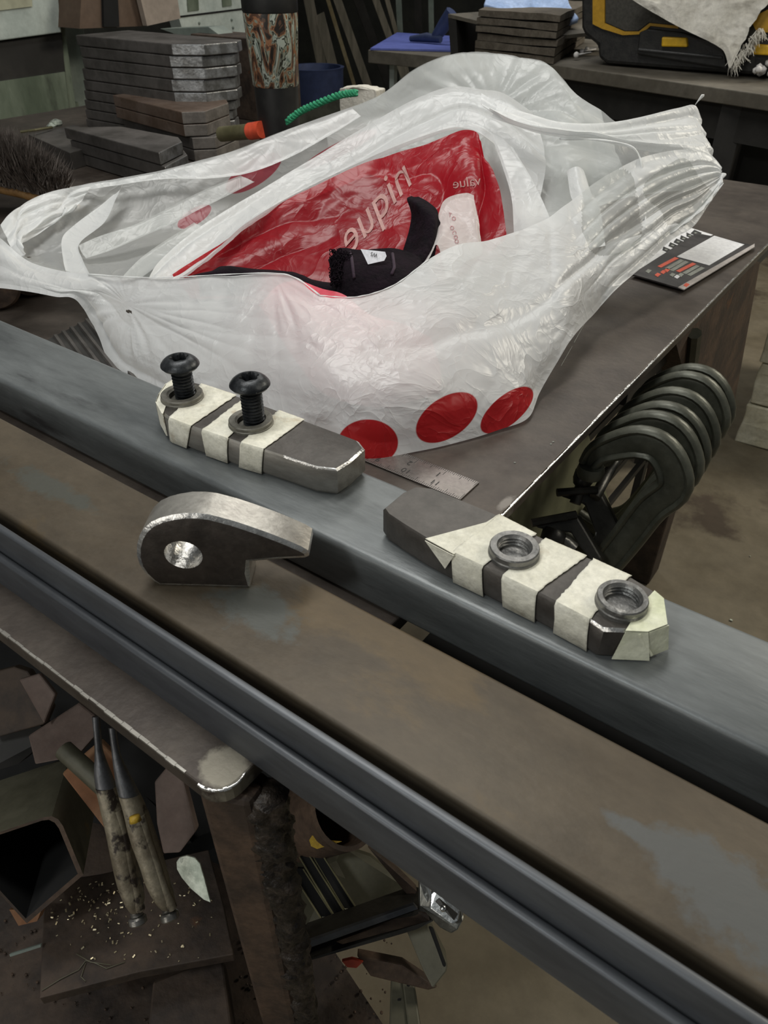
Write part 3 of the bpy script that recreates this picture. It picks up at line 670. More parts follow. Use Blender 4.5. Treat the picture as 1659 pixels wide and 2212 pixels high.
def apply_bores(blk, lst):
    body = [o for o in COL.objects if o.parent == blk and o.name.startswith('block_body')][0]
    bm = bmesh.new()
    for c, r in lst: lathe(bm, c + Vector((0, 0, -.0172)), [(r, 0), (r, .03)], seg=32)
    bmesh.ops.recalc_face_normals(bm, faces=bm.faces[:])
    me = bpy.data.meshes.new('cut'); bm.to_mesh(me); bm.free(); t = bpy.data.objects.new('cut', me); COL.objects.link(t)
    # cutter lives in the body's local frame
    t.matrix_world = Matrix.Identity(4)
    md = body.modifiers.new('bore', 'BOOLEAN'); md.object = t; md.operation = 'DIFFERENCE'; md.solver = 'EXACT'
    bpy.context.view_layer.update(); dg = bpy.context.evaluated_depsgraph_get()
    nm = bpy.data.meshes.new_from_object(body.evaluated_get(dg)); body.modifiers.clear(); body.data = nm
    bpy.data.objects.remove(t)
apply_bores(blk2, nutpos); apply_bores(blk1, washpos)

# screws
def screw(cx, cy, hx_, hy_, label):
    base = Z(cx, cy, ZT + .0055); c = Vector((base.x, base.y, 0))
    # head height from the pixel of its centre
    d = ray((hx_, hy_)); t = (Vector((c.x, c.y, 0)) - CAM).dot(Vector((R_.y, -R_.x, 0))) ;
    hor = math.hypot(c.x, c.y); dh = math.hypot(d.x, d.y); zc = CAM.z + d.z * hor / dh
    root = empty('button_head_screw', (c.x, c.y, ZB + .003), label, 'screw')
    zb = zc - .007
    bm = bmesh.new(); prof = [(.0002, ZB + .004), (.0062, ZB + .004), (.0075, ZB + .006)]
    z = ZB + .006; pitch = .0026
    while z < zb - pitch * 1.2:
        prof += [(.0080, z + pitch * .25), (.0080, z + pitch * .42), (.0064, z + pitch * .72), (.0064, z + pitch * .95)]; z += pitch
    prof += [(.0078, z + .0006), (.0078, zb + .001)]
    lathe(bm, (c.x, c.y, 0), prof, seg=28); obj('threaded_shank', bm, 'black_screw', root, smooth=30)
    # head with six lobe socket
    bm = bmesh.new(); seg = 48; R0 = .0146; Hh = .0098
    rings = []
    def circ(r, h, lobes=0):
        out = []
        for k in range(seg):
            a_ = 2 * math.pi * k / seg; rr_ = r * (1 + lobes * math.cos(6 * a_)) if lobes else r
            out.append(bm.verts.new((c.x + rr_ * math.cos(a_), c.y + rr_ * math.sin(a_), zb + h)))
        return out
    for r, h in ((.0077, .0), (R0 * .66, -.0004), (R0 * .90, .0016), (R0, .0034), (R0 * .985, .0044), (R0 * .88, .0066), (R0 * .74, .0084), (R0 * .60, .0094), (R0 * .56, .0096)): rings.append(circ(r, h))
    rings.append(circ(R0 * .46, .0097, .10)); rings.append(circ(R0 * .42, .0088, .13)); rings.append(circ(R0 * .40, .0035, .13)); rings.append(circ(R0 * .08, .0028))
    for i in range(len(rings) - 1):
        for k in range(seg): bm.faces.new((rings[i][k], rings[i][(k + 1) % seg], rings[i + 1][(k + 1) % seg], rings[i + 1][k]))
    bm.faces.new(rings[-1]); bm.faces.new(rings[0][::-1])
    obj('head', bm, 'black_screw', root, smooth=30)
screw(399, 843, 389, 778, 'black button head screw, left one, standing loose in the taped block')
screw(548, 898, 542, 820, 'black button head screw, right one, with scuffed head in the taped block')

# ------------------------------------------------------------------ ruler
ru = empty('steel_ruler', (-.35, .418, 0), 'steel ruler lying on the table, its end showing under the bag', 'ruler')
bm = bmesh.new(); box(bm, (-.371, .418, .0009), (.300, .029, .0014)); obj('ruler_blade', bm, 'ruler', ru, bevel=.0003)
bm = bmesh.new()
for i in range(0, 160):
    x = -.222 - i * .00175; 
    for yy, sg in ((.4325, -1), (.4035, 1)):
        Lt = .0085 if i % 16 == 0 else (.006 if i % 8 == 0 else (.0042 if i % 4 == 0 else .0028))
        box(bm, (x, yy + sg * Lt / 2, .00168), (.00035, Lt, .0001))
o = obj('graduations', bm, 'etch', ru); o['kind'] = 'stuff'
for s, x, y in (('1', -.253, .4225), ('2', -.281, .4225), ('11', -.249, .4115), ('10', -.277, .4115), ('3', -.309, .4225), ('9', -.305, .4115)):
    text_on('numeral', s, (x, y, .0018), (-.0085, 0, 0), (0, -.0085, 0), 'etch', ru)

# ------------------------------------------------------------------ dark ridged plate at left, round steel slugs
rp = empty('ridged_plate', Z(180, 745, 0), 'dark ridged plate half under the left side of the bag', 'plate')
bm = bmesh.new(); q = [Z(100, 735, .006), Z(190, 690, .006), Z(300, 700, .006), Z(330, 860, .006), Z(240, 810, .006)]
prism(bm, q, (0, 0, -.006)); obj('plate_body', bm, 'dark', rp)
a_, b_ = Z(112, 731, .0062), Z(190, 691, .0062)
for k in range(5):
    f = k / 4.6; s0 = a_.lerp(b_, f + .1); s1 = s0 + (Z(330, 860, .0062) - Z(190, 690, .0062)) * .8
    bm = bmesh.new(); tube(bm, [s0, s1], .0028, 6); obj('ridge', bm, 'plate', rp)
def slug(cx, cy, r, d, Ln, m, label):
    ax = Vector((.80, -.56, 0)).normalized(); c = D(cx, cy, d); c.z = r + .001
    root = empty('round_bar', Vector((c.x, c.y, 0)), label, 'round bar', 'short round bars behind the tube at left')
    bm = bmesh.new(); lathe(bm, c - ax * Ln, [(r * .93, 0), (r, .002), (r, Ln - .004), (r * .9, Ln)], axis=ax, seg=32); obj('bar_body', bm, m, root, smooth=35)
slug(-2, 668, .031, .86, .12, 'rusty', 'rusty round bar end, leftmost, behind the blue-grey tube')
slug(76, 655, .024, .90, .14, 'rust_dark', 'dark round bar end peeking out under the bag handle')
# ------------------------------------------------------------------ flyer under the bag
fl = empty('printed_flyer', Z(1500, 560, 0), 'white and black printed cards fanned on the table right of the bag', 'leaflet')
slab('white_sheet', [(1280, 600), (1366, 590), (1540, 507), (1460, 482), (1340, 520)], .003, .001, 'paper_white', fl)
slab('black_card', [(1365, 592), (1475, 624), (1630, 530), (1505, 503)], .005, .0018, 'paper_black', fl)
slab('white_panel', [(1462, 554), (1532, 573), (1608, 528), (1543, 509)], .0056, .0004, 'paper_white', fl)
slab('fore_edge', [(1465, 620), (1478, 625), (1630, 533), (1630, 526), (1560, 566)], .0062, .0012, mat('pale_page_edge', (.34, .31, .29), (.42, .38, .36), 60, .7, 0, .2), fl)
for (x0, y0, x1, y1, m_) in ((1424, 576, 1462, 556, 'orange'), (1440, 580, 1474, 561, 'paper_grey'), (1450, 584, 1484, 564, 'paper_grey'), (1464, 586, 1500, 568, 'orange'), (1478, 590, 1508, 573, 'paper_grey'), (1488, 594, 1519, 577, 'paper_grey')):
    slab('print_stripe', [(x0 - 4, y0 - 1), (x0 + 4, y0 + 2), (x1 + 4, y1 + 2), (x1 - 4, y1 - 1)], .0054, .0003, m_, fl)
for i, (x, y, m_) in enumerate(((1432, 588, 'orange'), (1440, 584, 'orange'), (1420, 594, 'orange'), (1400, 586, 'paper_grey'), (1462, 598, 'paper_white'), (1452, 594, 'paper_grey'), (1470, 594, 'paper_grey'), (1482, 616, 'orange'))):
    slab('print_patch', [(x - 6, y), (x + 1, y + 4), (x + 8, y - 2), (x, y - 5)], .0054 + (.001 if i == 7 else 0), .0003, m_, fl)
for (x, y, w_) in ((1500, 502, 8), (1487, 508, 4), (1474, 514, 5), (1462, 521, 7), (1450, 529, 6), (1436, 538, 5)):
    slab('block_letter', [(x - w_, y + 2), (x - w_ + 14, y + 8), (x + w_ + 8, y + 1), (x + w_ - 8, y - 6)], .0034, .0003, 'ink', fl)
    slab('letter_gap', [(x - 1, y + 1), (x + 4, y + 3), (x + 7, y + 1), (x + 2, y - 1)], .0037, .0003, 'paper_grey', fl)

# ================================================================== PLASTIC SHOPPING BAG
bag = empty('shopping_bag', Z(800, 900, 0), 'crumpled white plastic shopping bag with red dots, open on the table', 'bag')
def dz(px, py, z): d = ray((px, py)); return (z - CAM.z) / d.z
Cf = []
def colf(lip, low, base, m1=None, m2=None, m3=None):
    """front wall column: lip, three intermediate points, base"""
    L_, B_ = np.array(lip, float), np.array(base, float)
    bul = low
    pts = [L_]
    for k, f in enumerate((.25, .5, .75)):
        p = L_ + (B_ - L_) * f; p[2] -= bul * math.sin(math.pi * f)
        mm = (m1, m2, m3)[k]
        if mm: p[0], p[1] = mm[0], mm[1]
        pts.append(p)
    pts.append(B_); Cf.append(pts)
colf((-40, 500, .83), .01, (-40, 622, .80))
colf((0, 512, .81), .01, (0, 622, .785))
colf((60, 560, .80), .012, (60, 630, .775))
colf((120, 580, .79), .012, (118, 641, .765))
colf((190, 590, .775), .012, (163, 650, .765), (190, 602), (185, 618), (174, 634))
colf((245, 596, .765), .014, (205, 714, .775), (245, 618), (232, 645), (214, 680))
colf((300, 598, .745), .016, (243, 795, dz(243, 795, .004)), (292, 640), (272, 690), (255, 745))
colf((390, 597, .725), .02, (330, 850, dz(330, 850, .003)), (380, 655), (360, 715), (342, 785))
colf((480, 592, .71), .022, (440, 895, dz(440, 895, .003)), (474, 665), (464, 745), (452, 825))
colf((590, 589, .69), .022, (560, 940, dz(560, 940, .003)))
colf((640, 600, .675), .024, (690, 978, dz(690, 978, .003)), (650, 690), (664, 785), (677, 885))
colf((690, 637, .66), .03, (800, 991, dz(800, 991, .002)), (715, 730), (745, 820), (775, 910))
colf((770, 640, .66), .034, (905, 975, dz(905, 975, .002)), (800, 730), (838, 820), (872, 905))
colf((850, 615, .675), .036, (1000, 953, dz(1000, 953, .002)), (890, 710), (930, 800), (966, 880))
colf((925, 560, .70), .036, (1080, 928, dz(1080, 928, .003)), (968, 665), (1008, 765), (1045, 855))
colf((985, 530, .725), .036, (1141, 903, dz(1141, 903, .004)), (1032, 640), (1075, 745), (1110, 832))
colf((1045, 520, .75), .034, (1166, 850, dz(1166, 850, .008)), (1095, 620), (1135, 710), (1155, 785))
colf((1100, 505, .77), .03, (1197, 795, dz(1197, 795, .02)), (1150, 595), (1180, 670), (1193, 735))
colf((1165, 480, .79), .026, (1237, 730, dz(1237, 730, .035)), (1200, 555), (1222, 620), (1233, 680))
colf((1225, 440, .81), .022, (1290, 672, .79), (1255, 510), (1278, 570), (1288, 625))
colf((1290, 390, .83), .016, (1330, 628, .80), (1310, 460), (1322, 520), (1330, 575))
colf((1370, 345, .85), .010, (1395, 572, .83), (1385, 410), (1394, 470), (1398, 525))
colf((1440, 325, .87), .008, (1450, 520, .86), (1450, 380), (1455, 430), (1455, 478))
colf((1500, 320, .885), .006, (1500, 488, .88), (1505, 365), (1508, 410), (1507, 450))
colf((1540, 335, .90), .004, (1540, 430, .895), (1545, 362), (1548, 388), (1546, 410))
colf((1562, 360, .905), .002, (1564, 396, .90))
front_dots = [(795, 956, 65, 50, 0), (965, 902, 75, 43, -34), (1095, 886, 70, 31, -40)]
def nf(u, v, su, sv, sd): 
    n_ = vnoise(np.stack([u * su, v * sv, 0 * u + sd], -1), sd); return (1 - np.abs(2 * n_ - 1)) ** 2
def ff(u, v):
    g3 = .0038 * np.exp(-((v - .34 - .5 * (u - .5)) / .045) ** 2) * np.clip((u - .45) * 8, 0, 1) * (.5 + vnoise(np.stack([u * 9, v * 3, 0 * u], -1), 5))
    return g3 + .004 * nf(u, v, 5, 4, 7) * np.clip((.5 - u) * 4, 0, 1) + .006 * nf(u, v + .35 * u, 3, 9, 8) * np.clip((u - .74) * 8, 0, 1)
sheet('front_wall', Cf, 440, 180, 'film', bag, gather=[(270, 655, .0060, 200, 3.0), (1190, 290, .006, 260, 3.5), (590, 592, .006, 140, 3)], amp=.0013, fold=ff, seed=3, dots=front_dots, key='front', thin=[(1318, 455, 62, 95, -6), (1465, 415, 62, 62, -35)], holes=[(279, 673, 7, 3.5, 10)])
# back wall: rim silhouette down to the hidden base
bk = [[(-40, 500, .84), (-36, 510, .83), (-30, 520, .83), (-20, 530, .83), (-10, 540, .82)],
      [(0, 482, .87), (8, 500, .86), (18, 518, .85), (30, 532, .84), (45, 548, .82)],
      [(30, 448, .89), (50, 490, .88), (72, 525, .87), (95, 552, .85), (118, 575, .82)],
      [(110, 412, .92), (130, 462, .91), (150, 510, .89), (170, 550, .87), (190, 592, .82)],
      [(205, 392, .94), (225, 450, .93), (245, 505, .91), (265, 555, .88), (280, 600, .82)],
      [(300, 378, .95), (318, 440, .94), (335, 500, .92), (350, 555, .88), (362, 610, .83)],
      [(400, 353, .96), (415, 425, .95), (430, 495, .93), (445, 560, .90), (455, 625, .85)],
      [(500, 326, .97), (515, 410, .97), (530, 490, .95), (545, 570, .91), (555, 640, .87)],
      [(600, 286, .98), (615, 380, .99), (630, 475, .97), (645, 565, .93), (655, 650, .88)],
      [(700, 250, .99), (715, 350, 1.0), (730, 455, .98), (745, 555, .94), (755, 650, .88)],
      [(815, 206, .99), (825, 310, 1.0), (835, 420, .99), (845, 530, .95), (850, 640, .88)],
      [(890, 152, .98), (900, 265, 1.0), (910, 380, .99), (920, 500, .95), (925, 620, .88)],
      [(950, 122, .98), (965, 240, .99), (980, 350, .98), (990, 470, .94), (995, 590, .87)],
      [(1005, 110, .97), (1025, 215, .97), (1045, 320, .96), (1060, 430, .92), (1068, 550, .86)],
      [(1070, 112, .96), (1095, 205, .95), (1115, 300, .94), (1125, 405, .90), (1130, 530, .85)],
      [(1130, 122, .95), (1155, 205, .94), (1170, 290, .92), (1178, 385, .89), (1182, 500, .85)],
      [(1188, 137, .94), (1210, 210, .93), (1225, 285, .91), (1232, 370, .89), (1235, 470, .86)],
      [(1245, 196, .93), (1262, 245, .92), (1278, 300, .91), (1288, 365, .90), (1292, 440, .87)],
      [(1300, 233, .93), (1318, 270, .92), (1335, 315, .91), (1350, 365, .90), (1360, 420, .88)],
      [(1345, 264, .93), (1372, 290, .925), (1400, 325, .92), (1420, 365, .91), (1435, 410, .89)],
      [(1420, 262, .94), (1440, 290, .935), (1462, 325, .93), (1482, 365, .92), (1495, 405, .90)],
      [(1505, 262, .95), (1520, 290, .945), (1538, 322, .94), (1552, 350, .925), (1562, 378, .91)]]
back_dots = [(548, 374, 70, 27, -33), (420, 468, 42, 17, -32), (735, 322, 90, 15, -27)]
def fb(u, v): return .010 * nf(u, v, 7, 1.6, 3) * (.4 + .6 * v) + .005 * nf(u, v, 4, 5, 4)
sheet('back_wall', bk, 300, 110, 'film_back', bag, gather=[(1060, 235, .009, 220, 3.4), (110, 530, .009, 180, 3)], amp=.0016, fold=fb, seed=21, dots=back_dots, key='back')
sheet('back_layer', [[(x, y + 2, d + .012) for x, y, d in c] for c in bk[9:19]], 140, 80, 'film', bag, amp=.0016, fold=fb, seed=24, gather=[(1060, 235, .008, 220, 3.4)])
# doubled rear band folded in front of the red liner (left foot to the top right)
sheet('folded_band', [[(318, 602, .80), (345, 606, .79), (378, 604, .78)], [(345, 560, .84), (400, 575, .83), (440, 560, .82)], [(415, 500, .87), (480, 510, .86), (520, 488, .85)],
    [(500, 445, .90), (560, 450, .89), (610, 430, .88)], [(600, 385, .93), (660, 400, .92), (700, 385, .90)], [(700, 325, .94), (760, 350, .93), (815, 330, .90)], [(800, 265, .94), (865, 290, .93), (910, 292, .90)],
    [(890, 215, .93), (950, 250, .92), (985, 272, .90)], [(970, 185, .92), (1010, 235, .91), (1040, 285, .89)], [(1040, 190, .91), (1070, 260, .90), (1085, 330, .88)], [(1090, 200, .90), (1125, 300, .89), (1110, 420, .86)], [(1150, 240, .89), (1180, 350, .88), (1150, 500, .83)]],
    200, 40, 'film', bag, amp=.0018, seed=33, fold=lambda u, v: .006 * nf(u, v, 2, 6, 11))
sheet('rim_band', [[(150, 404, .925), (155, 408, .925), (162, 414, .925)], [(260, 384, .93), (264, 390, .93), (268, 397, .93)], [(345, 368, .935), (350, 376, .935), (356, 386, .935)], [(430, 346, .94), (440, 362, .94), (450, 385, .94)], [(510, 324, .95), (525, 345, .95), (540, 372, .95)], [(590, 292, .955), (605, 315, .955), (620, 342, .955)], [(680, 258, .96), (695, 275, .96), (705, 296, .96)], [(760, 230, .965), (770, 240, .965), (780, 250, .965)]],
      140, 24, 'film', bag, amp=.0016, seed=35, gather=[(600, 300, .004, 200, 3)])
sheet('inner_pleat', [[(170, 530, .87), (176, 545, .868), (186, 558, .865)], [(215, 510, .878), (228, 525, .876), (240, 540, .875)], [(285, 487, .888), (300, 497, .886), (313, 508, .885)], [(345, 458, .895), (362, 468, .893), (378, 480, .892)], [(395, 432, .90), (410, 442, .90), (425, 455, .90)], [(455, 404, .905), (472, 412, .905), (488, 424, .905)], [(520, 378, .91), (535, 384, .91), (550, 392, .91)]], 110, 20, 'film_back', bag, amp=.0012, seed=36)
sheet('inner_pleat', [[(262, 600, .82), (285, 602, .82), (300, 603, .82)], [(300, 560, .85), (325, 565, .85), (345, 570, .85)], [(355, 520, .87), (375, 528, .87), (395, 536, .87)], [(420, 480, .89), (432, 486, .89), (445, 492, .89)]], 60, 20, 'film_back', bag, amp=.0012, seed=37)
# left handle: inner pleats
def strip(name, L_, w1, w2, m='film', seed=5, amp=.0012, n=120, k=16, fold=None):
    return sheet(name, [[(x, y, d), (x + w1[0], y + w1[1], d - .004), (x + w2[0], y + w2[1], d)] for x, y, d in L_], n, k, m, bag, amp=amp, seed=seed, fold=fold)
sheet('handle_pleat', [[(0, 485, .855), (15, 520, .83), (25, 560, .80)], [(25, 455, .87), (35, 500, .84), (55, 545, .81)], [(60, 432, .885), (62, 480, .87), (50, 527, .83)], [(110, 412, .90), (105, 460, .885), (62, 520, .86)], [(160, 402, .91), (140, 450, .90), (95, 498, .88)], [(198, 398, .92), (175, 430, .91), (145, 458, .90)]],
      120, 40, 'film', bag, amp=.0014, seed=41, fold=lambda u, v: .006 * nf(u, v, 2, 7, 12))['label'] = 'bright folded lip of the left handle'
sheet('handle_pleat', [[(265, 396, .925), (258, 408, .925), (245, 420, .925)], [(250, 430, .915), (232, 440, .915), (215, 445, .915)], [(225, 480, .90), (195, 490, .90), (158, 488, .90)], [(172, 525, .875), (155, 525, .875), (134, 515, .88)], [(178, 560, .84), (160, 565, .84), (136, 560, .85)], [(198, 600, .80), (175, 605, .80), (145, 598, .81)]], 100, 26, 'film', bag, amp=.001, seed=42)['label'] = 'inner pleat of the left handle'
# gathered band on the right running to the handle knot
sheet('gathered_band', [[(1040, 200, .885), (1045, 215, .87), (1055, 235, .865), (1060, 255, .87)], [(1085, 225, .87), (1092, 242, .855), (1100, 258, .85), (1108, 272, .86)], [(1140, 243, .865), (1150, 260, .845), (1160, 275, .84), (1165, 290, .85)], [(1210, 262, .865), (1220, 272, .84), (1225, 285, .835), (1228, 300, .85)],
    [(1280, 266, .87), (1285, 278, .85), (1285, 290, .845), (1282, 305, .86)], [(1345, 260, .885), (1350, 280, .865), (1352, 300, .86), (1350, 318, .87)], [(1410, 246, .90), (1420, 275, .88), (1425, 305, .87), (1420, 330, .88)], [(1465, 232, .92), (1480, 270, .895), (1490, 305, .885), (1480, 335, .89)], [(1502, 226, .93), (1522, 268, .91), (1535, 310, .90), (1535, 345, .90)], [(1518, 256, .935), (1537, 290, .92), (1548, 325, .91), (1560, 362, .905)]],
    200, 60, 'film', bag, amp=.0012, seed=51, fold=lambda u, v: .0075 * nf(u, v, 1.6, 8, 13), holes=[(1437, 248, 6, 1.6, -8)])
bm = bmesh.new(); tube(bm, [D(1502, 226, .93), D(1508, 218, .93), D(1516, 208, .93), D(1521, 206, .93)], [.0006, .0012, .0028, .0014], 8, sx=.4); obj('loose_tail', bm, 'film', bag, smooth=180)
# bright inner hem of the right handle mouth
def hem(name, pts, r, m='film', seed=1):
    P = catmull(np.array(pts, float), 60); Wd = to_world(P); bm = bmesh.new(); tube(bm, [Vector(p) for p in Wd], [r * (1 + .3 * math.sin(i * .9)) for i in range(60)], 8, sx=1, sy=.35); return obj(name, bm, m, bag, smooth=180)
hem('hem', [(1210, 300, .845), (1290, 302, .85), (1360, 315, .855), (1385, 350, .855), (1390, 420, .85), (1394, 490, .84), (1370, 530, .83), (1300, 565, .80), (1200, 590, .77)], .0030)
hem('hem', [(1392, 540, .845), (1450, 500, .865), (1510, 455, .885), (1545, 410, .90), (1562, 375, .905)], .0035)
hem('hem', [(190, 592, .775), (300, 599, .745), (390, 598, .725), (480, 593, .71), (590, 590, .689), (640, 601, .675), (690, 637, .66)], .0010)
hem('hem', [(690, 638, .66), (770, 641, .66), (850, 616, .675), (925, 561, .70)], .0008)
# translucent inner pleats at right of the opening
sheet('inner_pleat', [[(1060, 290, .885), (1085, 300, .88), (1110, 320, .87)], [(1085, 360, .87), (1115, 370, .865), (1150, 390, .86)], [(1105, 430, .85), (1140, 440, .845), (1180, 450, .84)], [(1110, 505, .82), (1150, 510, .80), (1200, 505, .80)]], 80, 40, 'film', bag, amp=.002, seed=61)
sheet('inner_pleat', [[(1225, 370, .86), (1245, 362, .855), (1262, 372, .86)], [(1232, 420, .845), (1255, 412, .84), (1278, 420, .845)], [(1242, 450, .83), (1268, 445, .825), (1296, 450, .83)], [(1255, 540, .80), (1280, 535, .795), (1308, 530, .80)]], 60, 30, 'film', bag, amp=.0012, seed=62)

# ------------------------------------------------------------------ red bag inside
rb = empty('red_bag', D(800, 560, .84), 'red translucent plastic bag with pale mirrored print inside the white bag', 'bag')
red = [[(372, 590, .815), (385, 605, .81), (400, 620, .80), (420, 640, .79)], [(440, 545, .84), (450, 575, .83), (462, 605, .82), (475, 640, .80)], [(515, 495, .86), (530, 545, .85), (545, 590, .83), (560, 640, .80)],
       [(600, 440, .88), (618, 500, .86), (635, 565, .84), (650, 640, .80)], [(690, 395, .89), (710, 470, .87), (725, 550, .84), (735, 640, .80)], [(780, 352, .895), (800, 440, .87), (815, 535, .84), (820, 640, .80)],
       [(850, 328, .89), (875, 425, .87), (890, 520, .84), (895, 620, .80)], [(910, 312, .885), (930, 400, .87), (950, 500, .84), (955, 600, .80)], [(965, 290, .88), (985, 380, .865), (1000, 480, .835), (1005, 580, .80)],
       [(1000, 277, .88), (1018, 370, .86), (1032, 465, .83), (1040, 560, .80)], [(1030, 280, .88), (1045, 370, .855), (1058, 460, .83), (1060, 540, .80)], [(1042, 300, .875), (1072, 380, .85), (1085, 440, .83), (1090, 512, .80)]]
sheet('red_film', red, 220, 110, 'red_film', rb, amp=.0024, seed=71, key='red', fold=lambda u, v: .010 * nf(u, v, 5, 3, 14))
text_draped('print', 'nique', 812, 447, 98, -49, 'red', 'print', rb, mirror=True, upang=-111)
text_draped('print', 'value', 1008, 394, 30, -8, 'red', 'print', rb, mirror=True, upang=-98)
# red layer lying just behind the front wall: shines pink through it
pk = [[(560, 660, .69), (600, 620, .70), (650, 608, .71)], [(600, 720, .685), (650, 680, .685), (700, 625, .69)], [(640, 780, .68), (720, 740, .675), (745, 638, .68)], [(700, 850, .672), (790, 800, .668), (800, 680, .675)], [(820, 880, .665), (870, 820, .662), (870, 700, .68)], [(950, 850, .675), (950, 800, .675), (930, 730, .69)]]
pk = [[(x, y, d + .012) for x, y, d in c] for c in pk]
sheet('red_film', pk, 80, 60, mat('pink_red_film', (.60, .05, .08), (.66, .08, .12), 20, .5, 0, .3), rb, amp=.0015, seed=77)['label'] = 'pinkish red fold just behind the front of the white bag'
# pale inner sheet with faint print
ps = empty('tissue_bag', D(1000, 480, .78), 'small pale wrapper with faint pink print tucked between red bag and black garment', 'wrapper')
sheet('wrapper_film', [[(905, 585, .74), (925, 560, .75), (945, 530, .76), (965, 600, .75)], [(925, 545, .765), (945, 520, .765), (960, 520, .765), (985, 590, .75)], [(945, 470, .79), (965, 480, .785), (985, 500, .775), (1000, 570, .75)],
    [(962, 430, .80), (985, 450, .795), (1005, 490, .78), (1015, 560, .755)], [(1005, 415, .805), (1015, 440, .795), (1028, 485, .78), (1038, 550, .76)], [(1024, 420, .805), (1030, 450, .795), (1038, 485, .785), (1045, 540, .77)]], 90, 70, 'pale_film', ps, amp=.002, seed=81, key='wrap')
M['pink'] = mat('faint_pink_print', (.48, .22, .24), None, 60, .7, 0, 0)
for s_, x, y, a_ in (('T', 972, 464, 10), ('O', 980, 472, 35), ('O', 976, 492, 70), ('C', 981, 502, 80), ('O', 984, 512, 90), ('O', 986, 521, 90)):
    text_draped('faint_letter', s_, x, y, 12, a_, 'wrap', 'pink', ps)

# ------------------------------------------------------------------ black garment
gm = empty('black_garment', D(800, 600, .73), 'black lace-edged garment with a white sewn label inside the bag', 'garment')
def blob(name, ctrl, n=60, k=44, m='black_cloth', amp=.0016, seed=1, key=None): return sheet(name, ctrl, n, k, m, gm, amp=amp, seed=seed, key=key)
blob('garment_body', [[(708, 560, .745), (712, 590, .735), (722, 620, .72), (740, 660, .70)], [(735, 535, .745), (745, 560, .72), (752, 600, .705), (765, 660, .70)], [(780, 538, .74), (790, 565, .712), (795, 605, .70), (800, 660, .695)],
    [(850, 535, .745), (855, 565, .715), (862, 600, .70), (865, 650, .695)], [(900, 550, .75), (908, 575, .73), (912, 600, .715), (910, 640, .70)], [(925, 570, .765), (932, 590, .755), (935, 605, .74), (935, 630, .72)]], key='gar', seed=91)
blob('garment_sleeve', [[(868, 545, .79), (860, 560, .77), (850, 580, .74), (870, 610, .735)], [(882, 500, .80), (890, 530, .78), (895, 560, .75), (905, 600, .745)], [(888, 462, .81), (905, 480, .785), (925, 520, .76), (935, 570, .755)], [(878, 430, .82), (900, 440, .79), (940, 470, .77), (945, 520, .775)], [(888, 422, .825), (910, 425, .805), (945, 450, .79), (952, 480, .785)]], seed=92)
blob('garment_fold', [[(405, 600, .79), (412, 592, .78), (425, 600, .77), (430, 640, .765)], [(455, 585, .79), (465, 580, .77), (470, 595, .76), (480, 640, .755)], [(485, 573, .79), (500, 572, .77), (510, 590, .755), (520, 640, .75)], [(560, 580, .785), (575, 582, .76), (585, 600, .745), (590, 650, .74)],
    [(620, 585, .78), (640, 588, .755), (650, 605, .74), (655, 650, .73)], [(660, 600, .775), (690, 605, .75), (700, 620, .735), (705, 660, .73)], [(715, 610, .77), (740, 612, .75), (745, 625, .73), (750, 660, .72)]], seed=93)
blob('garment_fold', [[(470, 560, .89), (500, 590, .87), (540, 640, .84)], [(520, 500, .90), (580, 560, .87), (620, 640, .84)], [(600, 455, .915), (660, 520, .89), (700, 600, .85)], [(680, 425, .92), (720, 470, .905), (760, 560, .86)], [(740, 400, .92), (790, 420, .905), (830, 480, .88)], [(800, 375, .925), (835, 390, .915), (860, 430, .90)]], seed=97, m='black_cloth')  # unseen dark sheet added behind the red film to shade its left
bm = bmesh.new()
for i in range(170):
    t = random.random(); ang = t * 2.2
    x = 712 + 34 * random.random() + (18 * t if t > .6 else 0); y = 540 + 75 * random.random()
    if x > 735 and y > 560: x -= 20
    p = D(x, y, depth_on('gar', x, y) - .002 - .006 * random.random()); r = random.uniform(.0012, .0026)
    a_, b_ = frame_for(Vector((random.uniform(-1, 1), random.uniform(-1, 1), random.uniform(-1, 1))))
    tube(bm, [p + (a_ * math.cos(k) + b_ * math.sin(k)) * r for k in (0, 1.05, 2.1, 3.14, 4.2, 5.2, 6.28)], .0005, 4)
o = obj('lace_trim', bm, 'black_cloth', gm); o['kind'] = 'stuff'; o['label'] = 'ruffled black lace edge'
M['seam'] = mat('dark_purple_seam', (.040, .022, .038), None, 60, .9, 0, .3)
bm = bmesh.new()
for L_ in ([(757, 545), (760, 560), (762, 575), (765, 600)], [(848, 548), (850, 562), (852, 578), (846, 592)]):
    tube(bm, [D(x, y, depth_on('gar', x, y) - .002) for x, y in L_], .0016, 6)
obj('seam', bm, 'seam', gm, smooth=180)
bm = bmesh.new(); q = [(779, 538), (832, 544), (835, 553), (830, 563), (795, 571), (788, 556)]
dd = min(depth_on('gar', x, y) for x, y in q) - .004; prism(bm, [D(x, y, dd - .00 * i) for i, (x, y) in enumerate(q)], F_ * .0006); lb = obj('sewn_label', bm, 'white_label', gm); lb['label'] = 'white sewn label with black letters'
text_on('label_letters', 'WS', D(808, 550, dd - .0008), (D(815, 552, dd) - D(808, 550, dd)) * -1.4, (D(806, 560, dd) - D(808, 550, dd)) * 1.3, 'ink', lb)

